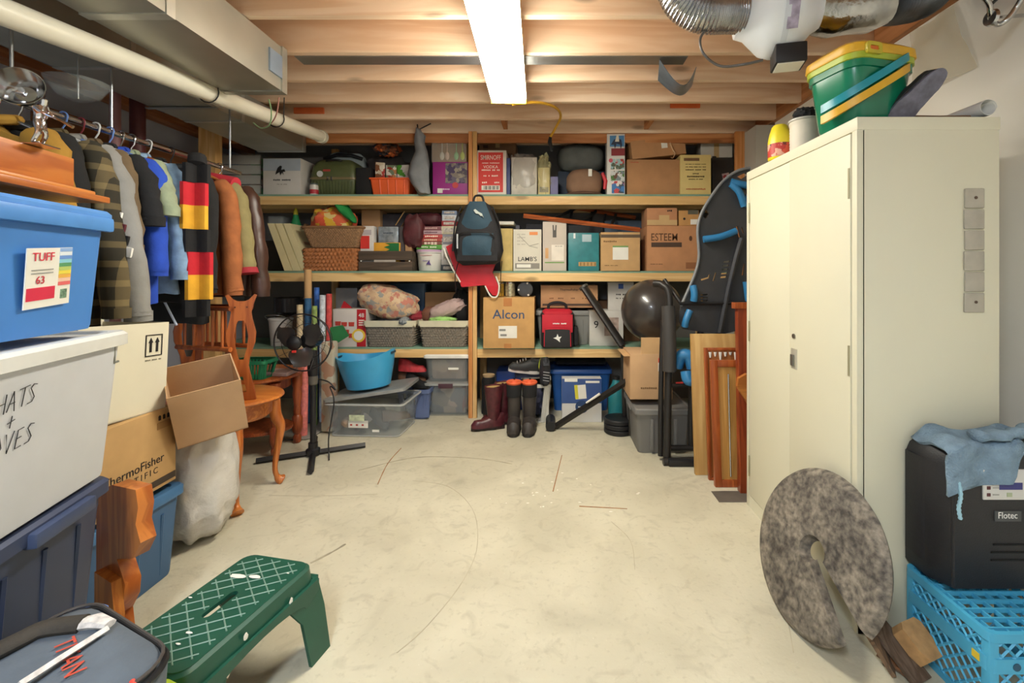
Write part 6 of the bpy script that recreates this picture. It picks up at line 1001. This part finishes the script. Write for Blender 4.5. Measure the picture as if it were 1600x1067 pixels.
# ================================================================ right side: steel cabinet
CX0, CX1, CY0, CY1, CH = 1.185, 1.737, 1.774, 2.77, 2.0
t = thing('steel_cabinet', 'tall cream two door steel storage cabinet against the right wall', 'cabinet', (CX0, CY0, 0)); w_, d_ = CX1-CX0, CY1-CY0
CAB = M('#dbd6be', .5, var=.02, vs=2)
mk('carcass', box(.02, w_, 0, d_, 0, CH, .004), CAB, t); mk('top_edge', box(0, w_+.002, -.002, d_+.002, CH-.05, CH, .003), CAB, t); mk('plinth', box(.004, .03, .0, d_, 0, .07), CAB, t); mk('corner_stile', box(0, .03, 0, .03, .0, CH-.05, .002), CAB, t); mk('corner_stile', box(0, .03, d_-.03, d_, .0, CH-.05, .002), CAB, t)
for i in range(2):
    y0_, y1_ = .034+i*(d_-.068)/2, .034+(i+1)*(d_-.068)/2-.004
    dr = mk('door', box(-.004 if i == 0 else 0.0, .022, y0_, y1_, .075, CH-.055, .003), CAB, t)
    yh = y0_+.006 if i == 0 else y1_-.006
    for z in (.25, 1.05, 1.75): mk('hinge', tube([(-.005, yh, z-.06), (-.005, yh, z+.06)], .0045, 8), M('#b0a888', .4, .5), dr)
    if i == 0:
        yl = y1_-.045; mk('handle_recess', box(-.006, 0, yl-.028, yl+.028, .93, 1.03, .003), M('#c4c0b0', .4, .4), dr); mk('handle_lever', box(-.014, -.006, yl-.006, yl+.022, .945, 1.0, .003), M('#8f8d86', .3, .8), dr); mk('lock', lathe([(.011, 0), (.011, .006)], 14).rot('Y', -90).mv(-.004, yl, 1.09), M('#77746c', .3, .8), dr)
MG = M('#b0a99a', .6, var=.08, vs=20)
t = thing('magnet_strip', 'column of six worn grey pads stuck on the cabinet side', 'pad strip', (PX(1521, CY0), CY0-.001, PZ(488, CY0)))
for i in range(6):
    z = i*.0805; pd = mk('pad', box(-.04+.003*(i % 2), .038, -.005, 0, z, z+.075, .004), MG, t)
    if i in (0, 5): mk('rust_hole', lathe([(.006, 0), (.006, .002)], 10).rot('X', 90).mv(.004, -.005, z+.04), M('#5d4a3c', .7), pd)
# things on the cabinet
t = thing('cooler_bucket', 'green plastic bucket with a yellow lid and two handles', 'bucket', (1.33, 1.98, CH+.002), (0, 0, 14)); GB2 = M('#0f7a5a', .25, var=.05, coat=.3); YL = M('#dba92c', .4)
mk('bucket_body', rl([(.25, .2, 0, .05), (.27, .22, .012, .06), (.32, .26, .22, .07), (.335, .275, .222, .07), (.335, .275, .25, .07)]), GB2, t); mk('rim_band', rl([(.34, .28, .25, .07), (.345, .285, .252, .07), (.345, .285, .275, .07)]), M('#a8b83c', .35), t); mk('lid', rl([(.35, .29, .275, .07), (.355, .295, .28, .07), (.35, .29, .31, .07), (.3, .24, .33, .07)]), YL, t)
def bail(z, m_, n_):
    def fn(u, v): a = PI*(-.06+1.12*u); return (-.185*math.cos(a), -.155*math.sin(a)-.012, z-.11*math.cos(a)+.034*(v-.5)+.02*math.sin(a))
    mk(n_, shell(grid(fn, 24, 3), .012), m_, t)
bail(.20, M('#1f8fa0', .35), 'teal_handle'); bail(.155, YL, 'yellow_handle')
g = prism([(x, z) for x, z in rrect(.075, .045, .012, 3)], .012, [[(x, z) for x, z in rrect(.045, .018, .008, 3)]]); mk('lid_latch', g.mv(-.09, -.148, .285), M('#c8b83a', .4), t); mk('latch_inset', box(-.112, -.068, -.15, -.146, .277, .293), M('#d8702c', .5), t)
t = thing('cord_spool', 'white spool of cord beside the green bucket', 'spool', (1.30, 2.35, CH+.002)); mk('spool_wound', lathe([(.07, .0), (.07, .01)]+[(.066+.002*(i % 2), .012+i*.008) for i in range(18)]+[(.07, .158), (.07, .17), (.05, .17)], 24), M('#d9d0c0', .6, var=.05), t); mk('flange', lathe([(.078, 0), (.078, .01)], 24), PAPER, t); mk('flange', lathe([(.074, .165), (.074, .175)], 24), M('#b8b4aa', .5), t)
one('black_rag', blob(.05, .05, .035, .4, 5, 91), BLACKR, 'black crumpled rag on top of the cord spool', 'rag', (1.30, 2.35, CH+.205))
t = thing('paint_can', 'yellow labelled can behind the cord spool', 'can', (1.24, 2.48, CH+.002)); mk('can', lathe([(.055, 0), (.06, .01), (.06, .1), (.052, .14), (.04, .18), (.03, .19)], 22), M('#e2d02c', .4), t); mk('label_wrap', lathe([(.0605, .015), (.0605, .085)], 22, False, False), patches(['#d8583c', '#b8342c', '#e0a890', '#6a2a2a'], 30, .5, 0), t)
t = thing('old_boot', 'black worn boot lying on the cabinet with its sole up', 'boot', (1.475, 1.86, CH+.1), (-64, 35, 12)); mk('foot_upper', foot(.26, .1, .11, .6), M('#2b2a2c', .7, var=.3), t); mk('sole', sole(.27, .1, .012).mv(0, 0, -.012), M('#6d6c7a', .35, var=.3, vs=30), t); mk('shaft', lathe([(.045, .05), (.05, .12), (.045, .16)], 14).mv(0, .07, 0).wob(.015, 10), BLACKR, t)
one('wood_stick', tube(spline([(-.1, 0, .012), (0, .01, .014), (.11, 0, .012)]), .011, 8, flat=.7), M('#7a5f48', .8, var=.2), 'short brown stick lying on the cabinet top', 'stick', (1.55, 1.82, CH+.002)); one('wire_piece', tube(spline([(-.05, 0, .03), (0, 0, .022), (.05, 0, .026), (.1, 0, .02)]), .005, 6), M('#4a3a34', .7), 'thin dark twig lying behind the brown stick', 'twig', (1.52, 1.9, CH+.0))
one('paper_roll', shell(grid(lambda u, v: (.035*math.cos(u*7.5)*(1-.03*u*7)+v*.0, v*.3, .036+.034*math.sin(u*7.5)*(1-.03*u*7)), 26, 4), .001), WHITE, 'loose roll of white paper at the corner of the cabinet', 'paper', (1.70, 1.78, CH+.002))
# slotted disc
nrm = Vector((-.94, -.16, .30)).normalized()
m, nt, b = newmat('worn_rubber'); tc = N(nt, 'ShaderNodeTexCoord'); n1 = N(nt, 'ShaderNodeTexNoise', Scale=9.0, Detail=8, Distortion=1.0); n2 = N(nt, 'ShaderNodeTexNoise', Scale=45.0, Detail=5); nt.links.new(tc.outputs['Object'], n1.inputs[0]); nt.links.new(tc.outputs['Object'], n2.inputs[0]); mxx = N(nt, 'ShaderNodeMath', operation='MULTIPLY'); nt.links.new(n1.outputs['Fac'], mxx.inputs[0]); nt.links.new(n2.outputs['Fac'], mxx.inputs[1]); rp = N(nt, 'ShaderNodeValToRGB'); e = rp.color_ramp.elements; e[0].position = .14; e[0].color = (*lin('#3f3a36'), 1); e[1].position = .4; e[1].color = (*lin('#958b7c'), 1); nt.links.new(mxx.outputs[0], rp.inputs[0]); nt.links.new(rp.outputs[0], b.inputs['Base Color']); b.inputs['Roughness'].default_value = .75; bp = N(nt, 'ShaderNodeBump', Strength=.35, Distance=.01); nt.links.new(n2.outputs['Fac'], bp.inputs['Height']); nt.links.new(bp.outputs[0], b.inputs['Normal']); RUB = m
secs = []; A0, A1 = R(-26), R(-26+345)
for k in range(61):
    f = k/60; a = A0+(A1-A0)*f; hgt = .05*f-.025; c_, s_ = math.cos(a), math.sin(a)
    secs.append([(r*c_, r*s_, hgt+z) for r, z in ((.035, -.02), (.05, .022), (.28, .022), (.3, .012), (.31, -.004), (.3, -.02))])
gd = loft(secs); zax = nrm; xax = Vector((0, 0, 1)).cross(zax).normalized(); yax = zax.cross(xax)
rotm = Matrix((xax, yax, zax)).transposed()
lowz = min((rotm @ v).z for v in gd.v)
dsk = one('slotted_disc', gd, RUB, 'large worn grey slotted disc leaning on the cabinet', 'disc', (1.055, 1.83, -lowz+.001)); dsk.rotation_euler = rotm.to_euler()
# offcuts beside the disc
def plank(a, b, w0, w1, th, cham=0):
    a, b = Vector(a), Vector(b); d = (b-a).normalized(); sd = d.cross(Vector((0, 0, 1))).normalized(); up = sd.cross(d)
    q = lambda p, w_: [p-sd*w_/2, p+sd*w_/2, p+sd*w_/2+up*th, p-sd*w_/2+up*th]
    return loft([q(a+d*cham, w0-cham), q(a+d*cham*1.6, w0), q(b-d*cham*1.2, w1), q(b, w1-cham)])
a, b = P(1392, 962, 1.71), P(1448, 1038, 1.6); o = Vector((a.x, a.y, 0))
one('wood_block', plank(a-o, b-o, .1, .095, .055, .03), M('#b98f5e', .9, var=.2, vs=25, bump=.3), 'rough tan wooden block leaning beside the blue crate', 'wood block', o)
for a, b, w0, c_, l_ in ((P(1340, 965, 1.66), P(1392, 1046, 1.61), .07, '#8a6a4e', 'flat weathered wood shingle nearest the disc'), (P(1368, 978, 1.7), P(1440, 1072, 1.56), .08, '#7d6a5a', 'grey brown wood shingle under the tan block'), (P(1372, 1020, 1.66), P(1425, 1058, 1.585), .045, '#c87a3a', 'orange wood wedge at the bottom of the offcuts')):
    o = Vector((a.x, a.y, 0)); g = plank(a-o, b-o, w0, w0*1.1, .014); m0 = min(v.z for v in g.v); one('wood_shingle', g.mv(0, 0, max(0, .002-m0)), wood(c_, '#5a4838', 1, 6, .8, False), l_, 'wood offcut', o)
# milk crate
CB_ = M('#4aa6cc', .4, var=.05)
t = thing('milk_crate', 'bright blue slatted milk crate under the black pump case', 'crate', (1.53, 1.575, .001)); hw, hd, H = .18, .165, .29
for z0_, z1_, e_ in ((.262, .29, .006), (.165, .21, .003), (.0, .022, .003)):
    mk('ring_band', loft([[(x, y_, z) for x, y_ in rrect(2*(hw+o2), 2*(hd+o2), .025, 4)] for o2, z in ((e_, z0_), (e_, z1_), (-.008, z1_), (-.008, z0_), (e_, z0_))], False, False), CB_, t)
for sx in (-1, 1):
    for sy in (-1, 1): mk('corner_post', box(sx*hw-(.03 if sx > 0 else 0), sx*hw+(.03 if sx < 0 else 0), sy*hd-(.03 if sy > 0 else 0), sy*hd+(.03 if sy < 0 else 0), 0, .28, .004), CB_, t)
def lattice(face, z0_, z1_, n_, w2):
    hh = z1_-z0_; st = 2*w2/n_
    for i in range(-2, n_+1):
        for sgn in (1, -1):
            a = -w2+i*st; b_ = a+sgn*hh*1.0; pa, pb = (a if sgn > 0 else a+hh, z0_), (b_ if sgn > 0 else a, z1_)
            (xa, za), (xb, zb_) = pa, pb; xs_ = sorted((xa, xb))
            if xs_[1] < -w2 or xs_[0] > w2: continue
            def cl(x): return max(-w2, min(w2, x))
            zz = lambda x: za+(zb_-za)*(x-xa)/(xb-xa); xa2, xb2 = cl(xa), cl(xb)
            if abs(xa2-xb2) < .012: continue
            if face in ('l', 'r'): s_ = -1 if face == 'l' else 1; q = [(s_*(hw-.003), xa2, zz(xa2)), (s_*(hw-.003), xb2, zz(xb2))]
            else: s_ = -1 if face == 'f' else 1; q = [(xa2, s_*(hd-.003), zz(xa2)), (xb2, s_*(hd-.003), zz(xb2))]
            mk('lattice_bar', tube(q, .0045, 4), CB_, t)
for f_ in 'lrfb':
    w2 = (hd if f_ in 'lr' else hw)-.03; lattice(f_, .205, .265, 7, w2); lattice(f_, .022, .168, 6, w2)
for i in range(1, 8): mk('bottom_bar', box(-hw+.01, hw-.01, -hd+i*.041-.003, -hd+i*.041+.003, .262, .276), CB_, t); mk('bottom_bar', box(-hw+i*.045-.003, -hw+i*.045+.003, -hd+.01, hd-.01, .258, .272), CB_, t)
mk('yellow_sticker', box(-hw-.0055, -hw-.003, -.135, -.11, .178, .2), M('#e0c23c', .5), t); panel(t, .03, .187, .07, .025, -hd-.0035, M('#2a5a70', .6, var=.4, vs=120), 'moulded_mark'); mk('moulded_emblem', lathe([(.012, 0), (.012, .002)], 12).rot('X', 90).mv(-.1, -hd-.003, .187), M('#24506a', .6), t)
# black backup pump case on the crate
t = thing('pump_case', 'black plastic pump battery case with a control panel', 'pump case', (1.66, 1.685, .293)); BKP = M('#242325', .5, var=.08, vs=60, bump=.12, bs=200)
o_ = [(-.295, -.02), (-.255, -.085), (.3, -.085), (.3, .08), (-.295, .08)]
def cs(z, dx=0, dy=0): return [(x+dx*(1 if x < 0 else -1), y_+dy*(1 if y_ < 0 else -1), z) for x, y_ in o_]
mk('main_housing', loft([cs(.0, .006, .004), cs(.012), cs(.42), cs(.46, .012, .006), cs(.49, .04, .018), cs(.5, .07, .03)]), BKP, t); mk('side_flange', loft([[(x, y_, z) for x, y_ in ((-.303, .0), (-.293, -.015), (-.293, .075), (-.303, .07))] for z in (.06, .43)]), BKP, t); mk('corner_ridge', tube([(-.256, -.086, .01), (-.256, -.086, .42)], .006, 8), BKP, t)
mk('top_lid_edge', box(-.2, .26, -.08, .06, .485, .502, .006), BLACK, t)
cp = mk('control_panel', box(0, .29, -.003, .003, 0, .105, .002), M('#cfccc6', .5, var=.04), t); cp.location = (-.155, -.087, .315)
def onp(n_, x, z, w2, h2, m_): mk(n_, box(x-w2/2, x+w2/2, -.0045, -.003, z-h2/2, z+h2/2), m_, cp)
onp('purple_badge', .095, .048, .08, .024, M('#3a3a78', .5))
for z in (.018, .042, .066): onp('button', .018, z, .012, .011, M('#5a2a2c', .5)); onp('print_line', .043, z, .022, .004, M('#a8a49c'))
for i in range(5): onp('indicator', .045+.016*i, .082, .005, .006, M('#6d6a66', .5))
onp('green_mark', .09, .018, .018, .014, M('#a8b090', .5)); onp('red_print', .065, .097, .028, .004, M('#c06a68')); onp('red_terminal', .16, .09, .03, .012, RED)
for z in (.015, .045, .066): onp('dial', .155, z, .018, .014, M('#4a4a4c', .5))
panel(t, -.067, .257, .092, .036, -.0865, M('#4a4c4c', .5), 'logo_plate'); txt(t, 'Flotec', -.07, .26, -.0885, width=.066, mat=WHITE, zs=1.15)
for i in range(3): mk('vent_slot', box(-.125+.008*(i == 0), .28, -.088, -.084, .155-.027*i, .16-.027*i), M('#060606', .8), t)
# blue towel over it
def tw(u, v):      # u along the case, v from the back over the top and down the front
    x = -.285+u*.6; s = v*.36; top = .17-.03*math.sin(u*9); n1 = noise.noise(Vector((u*6, v*5, 2)))
    drop = .15 if u < .36 else (.15-(u-.36)*1.4 if u < .45 else -.06-.04*math.sin(u*12))
    s = v*(.15+drop); z = .512+.012*n1+.01*math.sin(u*15+v*3); y_ = .065-s
    if s > .15: z -= (s-.15); y_ = -.098-.008*math.sin(u*22)-.006*n1
    if x < -.23: z -= (-.23-x)*.7
    return (x, y_, z)
t = thing('towel', 'faded blue towel draped over the black pump case', 'towel', (1.66, 1.685, .298)); TW = M('#7d94a6', .95, var=.2, vs=18, bump=.8, bs=120)
mk('towel_cloth', shell(grid(tw, 48, 26), .012).wob(.008, 18), TW, t, sharp=80); mk('hanging_thread', tube(spline([(-.25, -.1, .38), (-.246, -.104, .33), (-.252, -.103, .29), (-.247, -.104, .25)]), [.005+.002*(i % 2) for i in range(19)], 6), M('#9cc4d4', .9), t)
mk('towel_fold', tube(spline([(-.17, -.07, .53), (-.06, -.07, .53), (.05, -.05, .545), (.2, -.0, .53)]), [.028+.006*math.sin(i*1.7) for i in range(19)], 12, flat=.6).wob(.014, 14), TW, t, sharp=80)
